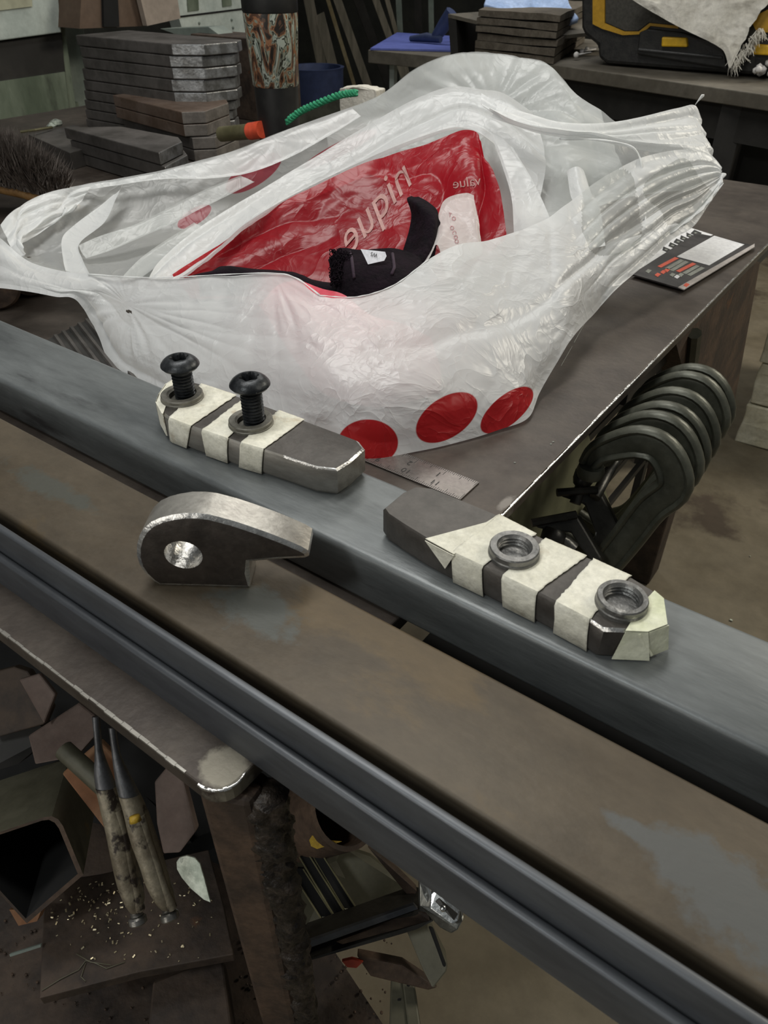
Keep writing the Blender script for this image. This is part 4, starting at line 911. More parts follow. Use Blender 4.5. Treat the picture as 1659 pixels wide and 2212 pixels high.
# ================================================================== C-CLAMPS hanging at the right
def cclamp(y, dx, dzz, label, front=False):
    an = Vector((-.190 + dx, y, -.050 + dzz))
    root = empty('c_clamp', an, label, 'clamp', 'C-clamps hanging from the right table edge')
    sp = .092; hh = .205
    P = [an + Vector((0, 0, -.012)), an + Vector((.002, 0, .006)), an + Vector((.014, 0, .022)), an + Vector((.034, 0, .040)), an + Vector((.058, 0, .046)), an + Vector((.082, 0, .036)), an + Vector((.100, 0, .014)), an + Vector((sp, 0, -.02)), an + Vector((sp - .001, 0, -.07)), an + Vector((sp - .004, 0, -.13)), an + Vector((sp - .010, 0, -.175)), an + Vector((sp - .03, 0, -.20)), an + Vector((.045, 0, -.208)), an + Vector((.012, 0, -.205))]
    ca, sa = math.cos(.30), math.sin(.30)
    P = [an + Vector((((p - an).x * .78) * ca + (p - an).z * sa * .9, 0, (p - an).z * .92 * ca - (p - an).x * sa * .55)) for p in P]
    A = catmull(np.array([list(p) for p in P]), 50)
    bm = bmesh.new(); n = 50
    # flanged I section: web (tall) + two rounded flanges
    wid = [.007 + .0075 * min(1, i / 12) if i < 40 else .0145 - .005 * (i - 40) / 10 for i in range(n)]
    tube(bm, [Vector(p) for p in A], wid, 12, fixed=(0, 1, 0), sx=.30, sy=.95)
    tang = np.gradient(A, axis=0); tang /= np.linalg.norm(tang, axis=1, keepdims=True); nr_ = np.stack([tang[:, 2], 0 * tang[:, 0], -tang[:, 0]], 1)
    for s in (-1, 1):
        tube(bm, [Vector(A[i] + s * nr_[i] * wid[i] * .85) for i in range(n)], .0052, 10, fixed=(0, 1, 0), sx=1.25, sy=.8)
    obj('clamp_frame', bm, 'clamp', root, smooth=50)
    bm = bmesh.new(); lathe(bm, an + Vector((0, 0, -.016)), [(.012, -.006), (.0135, 0), (.012, .006)], seg=16); obj('anvil', bm, 'clamp', root, smooth=40)
    sc0 = an + Vector((.0, 0, -.045)); sc1 = an + Vector((0, 0, -.26))
    return root, an
ys = [.595, .628, .660, .694, .748, .778]
for i, y in enumerate(ys):
    cclamp(y, (.004, .003, .001, .0, -.004, -.006)[i], (.003, .003, -.002, -.002, -.008, -.012)[i], ['nearest dark olive C-clamp frame hanging at the table edge', 'second C-clamp from the front on the right table edge', 'third C-clamp from the front on the right table edge', 'fourth C-clamp from the front on the right table edge', 'fifth C-clamp from the front, set back from the nearest four', 'farthest C-clamp on the right table edge, in front of the rusty side plate'][i])
# sliding bar jaws with screws (black), in front of the C frames
def jaw(root_px, d, label, pts_px, thick, rod, knob, handle):
    root = empty('bar_clamp', D(*root_px, d), label, 'clamp', 'black clamp jaws below the table edge')
    bm = bmesh.new(); prism(bm, [D(x, y, d) for x, y in pts_px], F_ * thick + R_ * thick * .6); obj('jaw_plate', bm, 'clamp_black', root, bevel=.002)
    if rod:
        bm = bmesh.new(); tube(bm, [D(*r_) for r_ in rod], .0058, 12); obj('screw_rod', bm, 'rod', root, smooth=40)
    if knob:
        x, y, dd_, r_ = knob; bm = bmesh.new(); ax = (D(x + 10, y - 30, dd_) - D(x, y, dd_)).normalized()
        lathe(bm, D(x, y, dd_), [(r_ * .55, -.03), (r_ * .55, -.012), (r_ * .8, -.010), (r_, -.004), (r_, .004), (r_ * .8, .008)], axis=ax, seg=20); obj('screw_knob', bm, 'clamp_black', root, smooth=40)
    if handle:
        bm = bmesh.new(); tube(bm, [D(*h_) for h_ in handle], .0042, 8); obj('handle_bar', bm, 'clamp_black', root, smooth=40)
    return root
jaw((1290, 1080), .76, 'black clamp jaw with bright screw rod and round knob, upper one', [(1205, 1055), (1290, 1050), (1312, 1090), (1350, 1170), (1340, 1185), (1300, 1205), (1275, 1190), (1285, 1150), (1262, 1090), (1210, 1072)], .012,
    [(1352, 965, .78), (1320, 1010, .77), (1285, 1075, .755)], (1262, 1028, .755, .0105), [(1203, 1064, .75), (1290, 1058, .75)])
jaw((1220, 1150), .72, 'black clamp jaw with short shiny screw, lower one by the taped block', [(1150, 1132), (1215, 1118), (1245, 1112), (1262, 1140), (1300, 1205), (1290, 1225), (1250, 1180), (1232, 1150), (1200, 1150), (1160, 1140)], .012,
    [(1205, 1160, .72), (1222, 1168, .72), (1240, 1185, .72)], (1195, 1160, .72, .012), [(1148, 1130, .715), (1245, 1112, .715)])
# dark slatted rack behind the clamps
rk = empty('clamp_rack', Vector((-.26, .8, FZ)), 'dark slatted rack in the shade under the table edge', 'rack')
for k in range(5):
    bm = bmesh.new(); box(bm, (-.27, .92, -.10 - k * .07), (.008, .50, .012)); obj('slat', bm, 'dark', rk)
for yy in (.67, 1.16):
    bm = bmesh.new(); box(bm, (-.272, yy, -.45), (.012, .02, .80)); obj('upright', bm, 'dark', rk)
bm = bmesh.new(); prism(bm, [Xp(1085, 1090, -.245), Xp(1270, 935, -.245), Xp(1330, 1130, -.245), Xp(1215, 1260, -.245)], (-.012, 0, 0)); tag(obj('painted_board', bm, None, mats=[mat('olive_painted_panel', (.17, .17, .10), (.21, .21, .13), 8, .6, 0, .05)]), 'olive painted board under the table edge behind the clamp jaws', 'board')  # panel added where lit floor shows under the table edge

# white block pile at right
blk = []
k = 0
for lvl in range(4):
    for j in range(2):
        w_, h_ = .42, .124
        x = -.055 + (.012 if lvl % 2 else 0); y = 2.30 + j * .30
        bm = bmesh.new(); box(bm, (0, 0, 0), (w_, .28, h_))
        bmesh.ops.subdivide_edges(bm, edges=bm.edges[:], cuts=3, use_grid_fill=True)
        for v in bm.verts: v.co += Vector((random.uniform(-.004, .004), random.uniform(-.004, .004), random.uniform(-.003, .003)))
        o = obj('painted_block', bm, 'block', bevel=.004); o.location = (x + random.uniform(-.01, .01), y, FZ + h_ / 2 + .002 + lvl * (h_ + .006))
        tag(o, ['white painted masonry block, %s course of the %s pile at right edge' % (['bottom', 'second', 'third', 'top'][lvl], ['nearer', 'farther'][j])][0], 'block', 'white painted blocks at the right')

# ================================================================== LEFT BACKGROUND ON TABLE: STOCK PLATES
def plate_px(name, A, B, C, z, th, label, m='plate', cat='steel plate', group=None, cham=0, endm='plate_end'):
    a_, b_, c_ = Z(*A, z), Z(*B, z), Z(*C, z); d_ = a_ + (c_ - b_)
    u = (b_ - a_).normalized(); v = (c_ - b_).normalized(); Lb = (c_ - b_).length
    P = [a_, b_, c_, d_]
    if cham: P = [a_, b_ - u * cham * .3, b_ + v * Lb * .12, c_ - v * Lb * .30, c_ - u * cham, d_]
    bm = bmesh.new(); n = len(P); t_ = [bm.verts.new(p) for p in P]; bt = [bm.verts.new(p - Vector((0, 0, th))) for p in P]
    bm.faces.new(t_); bm.faces.new(bt[::-1])
    for i in range(n):
        f = bm.faces.new((t_[i], bt[i], bt[(i + 1) % n], t_[(i + 1) % n])); dr = (P[(i + 1) % n] - P[i]).normalized()
        f.material_index = 1 if abs(dr.dot(u)) < .9 and i < n - 2 else 0
    return tag(obj(name, bm, None, mats=[m, endm], bevel=.0015), label, cat, group)
# tall stack of eleven plates; front face plane y ~ 1.10
yS = 1.12
tops = [78, 104, 130, 155, 182, 206, 228, 250, 272, 292]; bx = [0, -4, 2, 0, 6, 3, -2, 4, 0, 3]
ordn = ['topmost', 'second', 'third', 'fourth', 'fifth', 'sixth', 'seventh', 'eighth', 'ninth', 'bottom']
zs = [Yp(370, t + 17, yS).z for t in tops]
for i, zt in enumerate(zs):
    th = (zs[i] - zs[i + 1] - .0012) if i + 1 < len(zs) else .022
    xr = Yp(370 + bx[i], tops[i] + 17, yS).x; xl = Yp((163, 172, 178, 178, 181, 183, 184, 186, 188, 190)[i], tops[i], yS).x
    wy = .14
    P = [Vector((xl, yS, zt)), Vector((xr, yS, zt)), Vector((xr + .055, yS + .035, zt)), Vector((xr + .072, yS + wy * .75, zt)), Vector((xr + .05, yS + wy, zt)), Vector((xl, yS + wy, zt))]
    bm = bmesh.new(); n = len(P); t_ = [bm.verts.new(p) for p in P]; bt = [bm.verts.new(p - Vector((0, 0, th))) for p in P]
    bm.faces.new(t_); bm.faces.new(bt[::-1])
    for k in range(n): bm.faces.new((t_[k], bt[k], bt[(k + 1) % n], t_[(k + 1) % n])).material_index = 1 if k in (1, 2, 3) else 0
    tag(obj('stock_plate', bm, None, mats=['plate', 'plate_end'], bevel=.0018), 'grey steel plate, %s of the tall stack at the back left' % ordn[i], 'steel plate', 'tall stack of grey plates')
zb_ = zs[-1] - .022
bm = bmesh.new(); box(bm, (-1.46, yS + .07, zb_ / 2), (.26, .12, max(.01, zb_ - .001))); tag(obj('packing_block', bm, 'dark'), 'dark block under the tall stack of grey plates', 'block')
# brown pair with angled ends
zb0 = .088
for i in range(4):
    A = [(243, 205), (243, 232), (255, 262), (255, 300)][i]
    zt = zb0 - i * .022
    base = [Z(243, 205, zb0), Z(392, 242, zb0), Z(443, 240, zb0), Z(493, 222, zb0), Z(487, 212, zb0), Z(398, 198, zb0), Z(330, 195, zb0)]
    off = Vector((.0, 0, 0)) if i < 2 else Vector((.012, .006, 0))
    bm = bmesh.new(); n = len(base); t_ = [bm.verts.new(p + off - Vector((0, 0, i * .022))) for p in base]; bt = [bm.verts.new(p + off - Vector((0, 0, i * .022 + .0208))) for p in base]
    bm.faces.new(t_); bm.faces.new(bt[::-1])
    for k in range(n): bm.faces.new((t_[k], bt[k], bt[(k + 1) % n], t_[(k + 1) % n])).material_index = 1 if k in (1, 2, 3) else 0
    M.setdefault('plate_end_brown', mat('sawn_brown_plate_end', (.15, .135, .12), (.21, .19, .17), 40, .55, .3, .3, 120))
    tag(obj('stock_plate', bm, None, mats=['plate_brown' if i < 2 else 'plate', 'plate_end_brown'], bevel=.0015), ['brown steel plate with angled sawn end, on top of its pile', 'brown steel plate with angled sawn end, second in its pile', 'grey steel plate third in the pile under the brown plates', 'grey steel plate at the bottom of the pile under the brown plates'][i], 'steel plate', 'brown and grey plates in the middle pile')
# dark grey pair in front
for i in range(3):
    base = [Z(138, 275, .062), Z(343, 330, .062), Z(393, 306, .062), Z(385, 296, .062), Z(262, 273, .062)]
    off = Vector((.010, .0, 0)) * i; h_ = .0205; d0 = Vector((0, 0, i * .0207))
    bm = bmesh.new(); n = len(base); t_ = [bm.verts.new(p + off - d0) for p in base]; bt = [bm.verts.new(p + off - d0 - Vector((0, 0, .0195))) for p in base]
    bm.faces.new(t_); bm.faces.new(bt[::-1])
    for k in range(n): bm.faces.new((t_[k], bt[k], bt[(k + 1) % n], t_[(k + 1) % n])).material_index = 1 if k in (1, 2) else 0
    tag(obj('stock_plate', bm, None, mats=['plate', 'plate_end'], bevel=.0015), ['dark grey steel plate with bright end, top of the front pile', 'dark grey steel plate with bright end, second in the front pile', 'dark grey steel plate at the bottom of the front pile'][i], 'steel plate', 'dark plates in the front pile')
slabz = .03
o = slab('stock_plate', [(60, 290), (150, 330), (260, 300), (160, 270)], .03, .03, 'plate', bevel=.001); tag(o, 'low dark plate lying behind the wire brush', 'steel plate')
# white speck/bottle cap
bm = bmesh.new(); lathe(bm, Z(123, 272, .032), [(.010, 0), (.013, .004), (.012, .009), (.004, .013)], seg=14); lathe(bm, Z(112, 276, .032), [(.008, 0), (.010, .004), (.003, .010)], seg=12); tag(obj('crumpled_foil', bm, 'galv', smooth=40), 'small shiny crumpled bit beside the machine foot', 'scrap')
bm = bmesh.new(); tube(bm, [Z(45, 285, .036), Z(75, 281, .040), Z(112, 275, .036)], .0026, 6); tag(obj('bent_rod', bm, 'brass', smooth=40), 'thin bent rod lying behind the wire brush', 'rod')

# wire brush
wb = empty('wire_brush', Z(60, 420, 0), 'wide dark bristle brush with worn wooden back at the left edge', 'brush')
bm = bmesh.new(); tube(bm, [D(-60, 385, 1.18), D(0, 398, 1.17), D(60, 412, 1.16), D(120, 436, 1.15), D(175, 452, 1.14)], [.022, .022, .021, .016, .008], 12, sx=1.0, sy=.55); obj('brush_back', bm, 'wood', wb, smooth=60)
bm = bmesh.new()
for i in range(9000):
    t = random.random(); x = -50 + 185 * t; by = 385 + 40 * t + random.uniform(-14, 8)
    hgt = random.uniform(.045, .082) * (1 - .45 * max(0, (t - .55) / .45))
    p = D(x, by, 1.16 + random.uniform(-.03, .05)); dr = (Vector((random.gauss(.1, .30), random.gauss(0, .30), 1))).normalized(); q = p + dr * hgt + Vector((random.gauss(0, .006), random.gauss(0, .006), 0)); s_ = Vector((.0008, .0006, 0))
    mid = p.lerp(q, .55) + Vector((random.gauss(0, .004), random.gauss(0, .004), 0))
    v = [bm.verts.new(p - s_), bm.verts.new(p + s_), bm.verts.new(mid + s_), bm.verts.new(mid - s_), bm.verts.new(q)]
    bm.faces.new((v[0], v[1], v[2], v[3])); bm.faces.new((v[3], v[2], v[4]))
o = obj('bristles', bm, 'bristle', wb); o['kind'] = 'stuff'; o['label'] = 'dense dark wire bristles'

# tumbler
c = Yp(605, 300, 1.06); cz = 0.0; tx, ty = c.x, 1.06
tm = empty('tumbler', (tx, ty, 0), 'tall black tumbler with multicoloured patterned sleeve', 'tumbler')
zb1 = Yp(605, 185, ty).z; zb2 = Yp(598, 27, ty).z; r1 = .0375; r2 = .0445
bm = bmesh.new(); lathe(bm, (tx, ty, 0), [(.034, .001), (.035, .004), (.0372, zb1 - .0005)], seg=40); obj('tumbler_base', bm, 'thermos_black', tm, smooth=40)
m = bpy.data.materials.new('multicoloured_camo_print'); m.use_nodes = True; N = m.node_tree.nodes; L = m.node_tree.links; b = N['Principled BSDF']; b.inputs['Roughness'].default_value = .35
tc = N.new('ShaderNodeTexCoord'); mp = N.new('ShaderNodeMapping'); mp.inputs['Scale'].default_value = (1, 1, .42); L.new(tc.outputs['Object'], mp.inputs[0])
wn = N.new('ShaderNodeTexNoise'); wn.inputs['Scale'].default_value = 38; wn.inputs['Detail'].default_value = 3; wn.inputs['Distortion'].default_value = 1.5; L.new(mp.outputs[0], wn.inputs['Vector'])
r = N.new('ShaderNodeValToRGB'); r.color_ramp.interpolation = 'CONSTANT'
for pos, c_ in ((0, (.02, .016, .013)), (.38, (.10, .05, .03)), (.43, (.30, .14, .07)), (.47, (.25, .27, .21)), (.51, (.04, .04, .03)), (.54, (.42, .46, .40)), (.60, (.17, .22, .19)), (.64, (.55, .52, .38)), (.68, (.25, .10, .04))):
    e = r.color_ramp.elements.new(pos) if pos else r.color_ramp.elements[0]; e.color = (*c_, 1)
L.new(wn.outputs[0], r.inputs[0]); L.new(r.outputs[0], b.inputs['Base Color'])
bm = bmesh.new(); lathe(bm, (tx, ty, 0), [(.0372, zb1 - .0004), (.0388, zb1 + .002), (r2, zb2 - .002), (r2, zb2)], seg=48); obj('patterned_sleeve', bm, m, tm, smooth=40)
bm = bmesh.new(); lathe(bm, (tx, ty, 0), [(r2 * .99, zb2 + .0002), (r2 * 1.02, zb2 + .003), (r2 * 1.02, zb2 + .03), (r2 * .9, zb2 + .036), (r2 * .5, zb2 + .037)], seg=40); obj('lid', bm, 'thermos_black', tm, smooth=40)
# brass tube with orange end, small things beside
bm = bmesh.new(); a_, b_ = Yp(478, 290, 1.02), Yp(540, 284, 1.02); tube(bm, [a_, b_], .0125, 16); pc = empty('capped_tube', a_, 'short olive tube with orange end cap beside the tumbler', 'tube'); obj('tube_body', bm, 'brass', pc, smooth=40)
bm = bmesh.new(); c_ = Yp(566, 280, 1.02); tube(bm, [b_, c_], .0138, 16); obj('end_cap', bm, 'orange_cap', pc, smooth=40)
# dark steel box behind
zt_ = Yp(545, 85, 1.42).z
xl_, xr_ = Yp(405, 80, 1.42).x, Yp(572, 95, 1.42).x
bm = bmesh.new(); box(bm, ((xl_ + xr_) / 2, 1.48, zt_ / 2), (xr_ - xl_, .10, zt_)); tag(obj('steel_box', bm, mats=['rust_dark'], bevel=.002), 'dark brown steel box standing behind the plate stack and tumbler', 'box')
bm = bmesh.new(); a_ = Z(372, 55, zt_ + .001) ; prism(bm, [Yp(345, 62, 1.46), Yp(450, 58, 1.46), Yp(480, 80, 1.46), Yp(400, 82, 1.46)], (0, .05, 0)); tag(obj('bar_offcut', bm, 'machine_grey', bevel=.001), 'grey bar offcut lying on the dark steel box', 'offcut')

# green cord and white roll behind the bag
bm = bmesh.new(); P = catmull(np.array([(620, 262, 1.16), (650, 240, 1.16), (690, 222, 1.16), (735, 205, 1.16), (770, 200, 1.17)], float), 60); Wd = to_world(P)
for ph in (0, 2.09, 4.19):
    tube(bm, [Vector(Wd[i]) + Vector((0, .0035 * math.cos(i * .8 + ph), .0035 * math.sin(i * .8 + ph))) for i in range(60)], .0026, 6)
tag(obj('green_cord', bm, 'green', smooth=60), 'twisted bright green cord running behind the bag', 'cord')
bm = bmesh.new(); a_, b_ = Yp(735, 195, 1.25), Yp(810, 195, 1.25)
P = [Yp(733, 190, 1.25), Yp(760, 187, 1.25), Yp(790, 189, 1.25), Yp(812, 196, 1.25), Yp(812, 345, 1.25), Yp(742, 350, 1.25)]
prism(bm, P, (0, .03, 0)); bmesh.ops.subdivide_edges(bm, edges=bm.edges[:], cuts=3, use_grid_fill=True)
for v in bm.verts: v.co += Vector((random.uniform(-.0015, .0015), random.uniform(-.002, .002), random.uniform(-.0012, .0012)))
tag(obj('ribbed_cuff', bm, 'rag', bevel=.002), 'off-white knitted glove cuff sticking up behind the bag', 'glove')
bm = bmesh.new(); prism(bm, [Yp(610, 240, 1.3), Yp(750, 205, 1.3), Yp(750, 262, 1.3), Yp(610, 290, 1.3)], (0, .02, 0)); tag(obj('dark_board', bm, 'clamp'), 'dark board standing behind the green cord', 'board')

# ================================================================== BACK LEFT MACHINES
xm = -2.25
mc = empty('machine_cabinet', Vector((xm, 1.3, FZ)), 'grimy white and green machine cabinet at the far left', 'machine')
def xpoly(px, x): return [Xp(a, b, x) for a, b in px]
bm = bmesh.new(); prism(bm, xpoly([(-60, -60), (122, -60), (133, 70), (-60, 96)], xm), (-.05, 0, 0)); obj('upper_panel', bm, 'machine_white', mc, bevel=.003)
bm = bmesh.new(); prism(bm, xpoly([(-60, -60), (66, -60), (70, 14), (-60, 30)], xm + .004), (-.004, 0, 0)); obj('raised_panel', bm, None, mc, mats=[mat('cream_panel', (.36, .36, .26), (.42, .42, .31), 6, .6, 0, .05)])
bm = bmesh.new(); prism(bm, xpoly([(-60, 98), (134, 72), (140, 160), (-60, 190)], xm - .02), (-.03, 0, 0)); obj('dark_band', bm, 'dark', mc)
bm = bmesh.new(); prism(bm, xpoly([(-60, 185), (140, 155), (152, 262), (-60, 310)], xm - .015), (-.03, 0, 0)); obj('lower_panel', bm, 'machine_green', mc)
bm = bmesh.new(); prism(bm, xpoly([(-60, 70), (140, 60), (168, 262), (152, 264), (134, 90), (-60, 110)], xm - .03), (-.4, 0, 0)); obj('frame', bm, 'machine_green', mc)
bm = bmesh.new(); box(bm, (xm - .36, .95, FZ + .4), (.6, 1.2, .8)); obj('plinth', bm, 'machine_green', mc)
bm = bmesh.new(); prism(bm, xpoly([(121, -60), (180, -60), (183, 60), (186, 190), (195, 262), (165, 266), (140, 120)], xm - .10), (-.2, 0, 0)); 
tag(obj('grey_column', bm, 'machine_grey', bevel=.004), 'tall grey-green machine column left of the plate stack', 'column')
bm = bmesh.new(); prism(bm, xpoly([(178, -60), (360, -60), (335, 20), (318, 56), (172, 62)], -2.15), (-.15, 0, 0)); cb = empty('brown_cabinet', Xp(250, 60, -2.2), 'brown and dark cabinet behind the tall plate stack', 'cabinet'); obj('cabinet_body', bm, None, cb, mats=[mat('brown_cabinet_paint', (.09, .055, .035), (.12, .08, .055), 6, .7, 0, .1)])
bm = bmesh.new(); prism(bm, xpoly([(222, -60), (252, -60), (258, 58), (225, 58)], -2.14), (-.01, 0, 0)); obj('dark_gap', bm, 'void', cb)
bm = bmesh.new(); prism(bm, xpoly([(290, -60), (375, -60), (390, 40), (318, 56)], -2.12), (-.02, 0, 0)); obj('beige_door', bm, 'beige', cb)
xw = -2.6
wc = empty('control_panel', Xp(460, 40, xw), 'white control panel with dark square cut-outs left of the tumbler', 'panel')
bm = bmesh.new(); prism(bm, xpoly([(372, -60), (545, -60), (548, 84), (400, 84), (386, 38)], xw), (-.06, 0, 0)); obj('panel_body', bm, 'machine_white', wc)
bm = bmesh.new(); prism(bm, xpoly([(390, 34), (535, 16), (535, 20), (390, 38)], xw + .002), (-.006, 0, 0)); obj('panel_seam', bm, 'void', wc)
for q_ in ([(404, -10), (428, -14), (430, 22), (406, 25)], [(479, -10), (499, -13), (501, 12), (481, 15)]):
    bm = bmesh.new(); prism(bm, xpoly(q_, xw + .003), (-.006, 0, 0)); obj('cut_out', bm, 'machine_green', wc)
bm = bmesh.new()
for x_, y_ in ((500, 43), (503, 60), (430, 50)): bmesh.ops.create_icosphere(bm, subdivisions=1, radius=.006, matrix=Matrix.Translation(Xp(x_, y_, xw)))
obj('screw_head', bm, 'machine_grey', wc)

# leaning scrap bars behind
bars = [((655, -60), (706, 195), 2.3, .03, 'wood_bar'), ((690, -60), (772, 205), 2.2, .010, 'yellow_bar'), ((708, -60), (800, 200), 2.35, .022, 'wood_bar'), ((752, -60), (838, 175), 2.45, .024, 'dark'), ((690, 30), (735, 205), 2.25, .028, 'wood_bar'), ((790, -60), (845, 90), 2.5, .018, 'wood_bar'), ((858, -60), (865, 80), 2.6, .016, 'machine_grey'), ((900, -60), (905, 75), 2.6, .02, 'dark'), ((930, -60), (932, 70), 2.62, .014, 'machine_grey'), ((820, -60), (860, 85), 2.55, .012, 'wood_bar')]
lbls = ['wide dusty flat bar leaning at the back, just right of the tumbler', 'thin tan strip leaning at the back among dark bars', 'grey-brown flat bar leaning right of the thin tan strip', 'dark flat bar leaning fourth from the tumbler', 'short dusty flat bar leaning low behind the glove cuff', 'narrow leaning bar left of the blue folder, reaching its corner', 'pale grey upright behind the blue folder, left one', 'dark upright post behind the blue folder', 'thin pale grey upright behind the blue folder, right one', 'thin leaning rod ending above the blue folder']
for (a_, b_, d, w_, mm), lb_ in zip(bars, lbls):
    A_, B_ = Yp(*a_, d + .75), Yp(*b_, d + .75); w_ *= 2.0; B2 = B_ + (B_ - A_).normalized() * .0
    ext = B_ + (B_ - A_) * ((B_.z - FZ - .02) / max(.05, (A_.z - B_.z))) * .0
    foot = B_ + (B_ - A_).normalized() * min(1.1, (B_.z - FZ - .03) / max(.2, -(B_ - A_).normalized().z))
    tdir = (foot - A_).normalized(); sd = tdir.cross(Vector((0, 1, 0))).normalized()
    bm = bmesh.new(); prism(bm, [A_ - sd * w_ / 2, A_ + sd * w_ / 2, foot + sd * w_ / 2, foot - sd * w_ / 2], F_ * .008); tag(obj('scrap_bar', bm, mm), lb_, 'bar', 'scrap bars leaning at the back')
bm = bmesh.new(); c_ = Yp(680, 150, 2.75); lathe(bm, Vector((c_.x, c_.y, FZ)), [(.10, 0), (.12, c_.z - FZ), (.125, c_.z - FZ + .01), (.11, c_.z - FZ + .01), (.10, c_.z - FZ - .1)], seg=28); tag(obj('blue_bucket', bm, 'blue_bucket', smooth=40), 'dark blue bin behind the tumbler', 'bin')

# ================================================================== RIGHT BACK BENCH
zB = .10
wbn = empty('workbench', Z(1400, 170, zB) - Vector((0, 0, zB - FZ)), 'long grimy workbench across the back right', 'workbench')
a_, b_ = Z(1020, 115, zB), Z(1720, 214, zB); back = Vector((-.1, .62, 0))
bm = bmesh.new(); prism(bm, [a_, b_, b_ + back, a_ + back], (0, 0, -.028)); obj('benchtop', bm, 'bench', wbn, bevel=.002)
dn_ = Vector((0, 0, zB - .03 - FZ))
bm = bmesh.new(); u_ = (b_ - a_); prism(bm, [a_ + Vector((0, .14, -.03)), b_ + Vector((0, .14, -.03)), b_ + Vector((0, .14, -.30)), a_ + Vector((0, .14, -.30))], (0, .4, 0)); obj('bench_cabinet', bm, 'dark', wbn)
bm = bmesh.new(); prism(bm, [a_ + Vector((0, .04, -.305)), b_ + Vector((0, .04, -.305)), b_ + Vector((0, .5, -.305)), a_ + Vector((0, .5, -.305))], (0, 0, -.02)); obj('shelf', bm, 'rust_dark', wbn)
for f in (.03, .86):
    bm = bmesh.new(); p = a_.lerp(b_, f) + Vector((0, .05, 0)); box(bm, (p.x, p.y, (zB - .03 + FZ) / 2), (.05, .05, zB - .03 - FZ)); obj('leg', bm, 'dark', wbn)
bm = bmesh.new(); prism(bm, [a_ + Vector((0, .03, -.03)), b_ + Vector((0, .03, -.03)), b_ + Vector((0, .03, -.10)), a_ + Vector((0, .03, -.10))], (0, .01, 0)); obj('drawer_rail', bm, 'dark', wbn)
# sheet-metal shelf box on the bench, with blue folder beside
tb2 = empty('side_table', Z(880, 110, zB) - Vector((0, 0, zB - FZ)), 'small grimy table with pale legs under the blue folder', 'table')
P = [Z(795, 108, .075), Z(1010, 128, .075), Z(1000, 82, .075), Z(858, 76, .075)]
bm = bmesh.new(); prism(bm, P, (0, 0, -.035)); obj('table_board', bm, 'bench', tb2, bevel=.002)
for x_ in (838, 990):
    p = Z(x_, 112, .07); p.y += .03; bm = bmesh.new(); box(bm, (p.x, p.y, (.04 + FZ) / 2), (.018, .018, .04 - FZ)); obj('leg', bm, 'machine_white', tb2)
o = slab('blue_folder', [(800, 104), (975, 108), (985, 78), (858, 70)], .081, .005, 'blue'); tag(o, 'bright blue flat folder lying on the small table', 'folder')
bm = bmesh.new(); p = Z(935, 92, .085)
tube(bm, [p + Vector((-.09, 0, .006)), p + Vector((-.03, .01, .012)), p + Vector((.03, 0, .010))], [.008, .014, .010], 8); tube(bm, [p + Vector((.0, .01, .01)), p + Vector((.03, .02, .05)), p + Vector((.055, .02, .085))], [.016, .022, .02], 8)
tag(obj('dark_hand_tool', bm, 'blue_bucket', smooth=60), 'dark hand tool lying on the blue folder', 'tool')
sb = empty('shelf_box', Z(1000, 120, zB), 'dark open sheet metal box holding the brown pads', 'box')
bm = bmesh.new(); yb = Z(1020, 118, zB).y
prism(bm, [Yp(968, 38, yb), Yp(985, 34, yb), Yp(990, 124, yb), Yp(974, 124, yb)], (-.05, .3, 0)); obj('side_panel', bm, 'dark', sb)
bm = bmesh.new(); prism(bm, [Yp(968, 30, yb), Yp(1178, 80, yb - .03), Yp(1178, 88, yb - .03), Yp(968, 38, yb)], (.08, .34, .0)); obj('slanted_top', bm, 'bench', sb)
bm = bmesh.new(); prism(bm, [Yp(985, 36, yb + .3), Yp(1040, 36, yb + .3), Yp(1040, 124, yb + .3), Yp(985, 124, yb + .3)], (0, .01, 0)); obj('back_panel', bm, 'void', sb)
fl_ = [66, 80, 92, 104, 116]
for i, yy in enumerate([70, 82, 93, 104, 115, 126]):
    bm = bmesh.new(); jx = random.uniform(-3, 3)
    z_ = Z(1195, 138, zB).z + .002 + (5 - i) * .0175
    q_ = [Z(1025, 120, zB), Z(1195, 140, zB), Z(1262, 92, zB), Z(1100, 78, zB)]
    off = Vector((random.uniform(-.006, .006), random.uniform(-.006, .006), 0))
    P = [Vector((p.x, p.y, z_ + .0145)) + off for p in q_]
    prism(bm, P, (0, 0, -.0145)); bmesh.ops.subdivide_edges(bm, edges=bm.edges[:], cuts=4, use_grid_fill=True)
    for v in bm.verts: v.co.z += random.uniform(-.0015, .0015)
    tag(obj('felt_pad', bm, 'felt'), 'brown fibrous pad, %s of the pile on the workbench' % ['topmost', 'second', 'third', 'fourth', 'fifth', 'lowest'][i], 'pad', 'brown pads on the workbench')
# blue cloth
bc = [[(1045, 12, 2.02), (1052, 4, 2.06), (1070, -20, 2.1)], [(1080, 22, 2.0), (1090, 5, 2.04), (1110, -25, 2.08)], [(1120, 42, 1.98), (1130, 18, 2.02), (1150, -25, 2.06)], [(1160, 58, 1.96), (1165, 25, 2.0), (1180, -20, 2.05)], [(1210, 55, 1.96), (1205, 25, 2.0), (1205, -15, 2.05)], [(1250, 40, 1.97), (1232, 18, 2.0), (1220, -10, 2.05)]]
ob = sheet('blue_cloth', bc, 60, 30, 'blue_cloth', None, amp=.006, seed=101); tag(ob, 'folded pale blue cloth lying on top of the slanted shelf', 'cloth')
md = ob.modifiers.new('s', 'SOLIDIFY'); md.thickness = .012
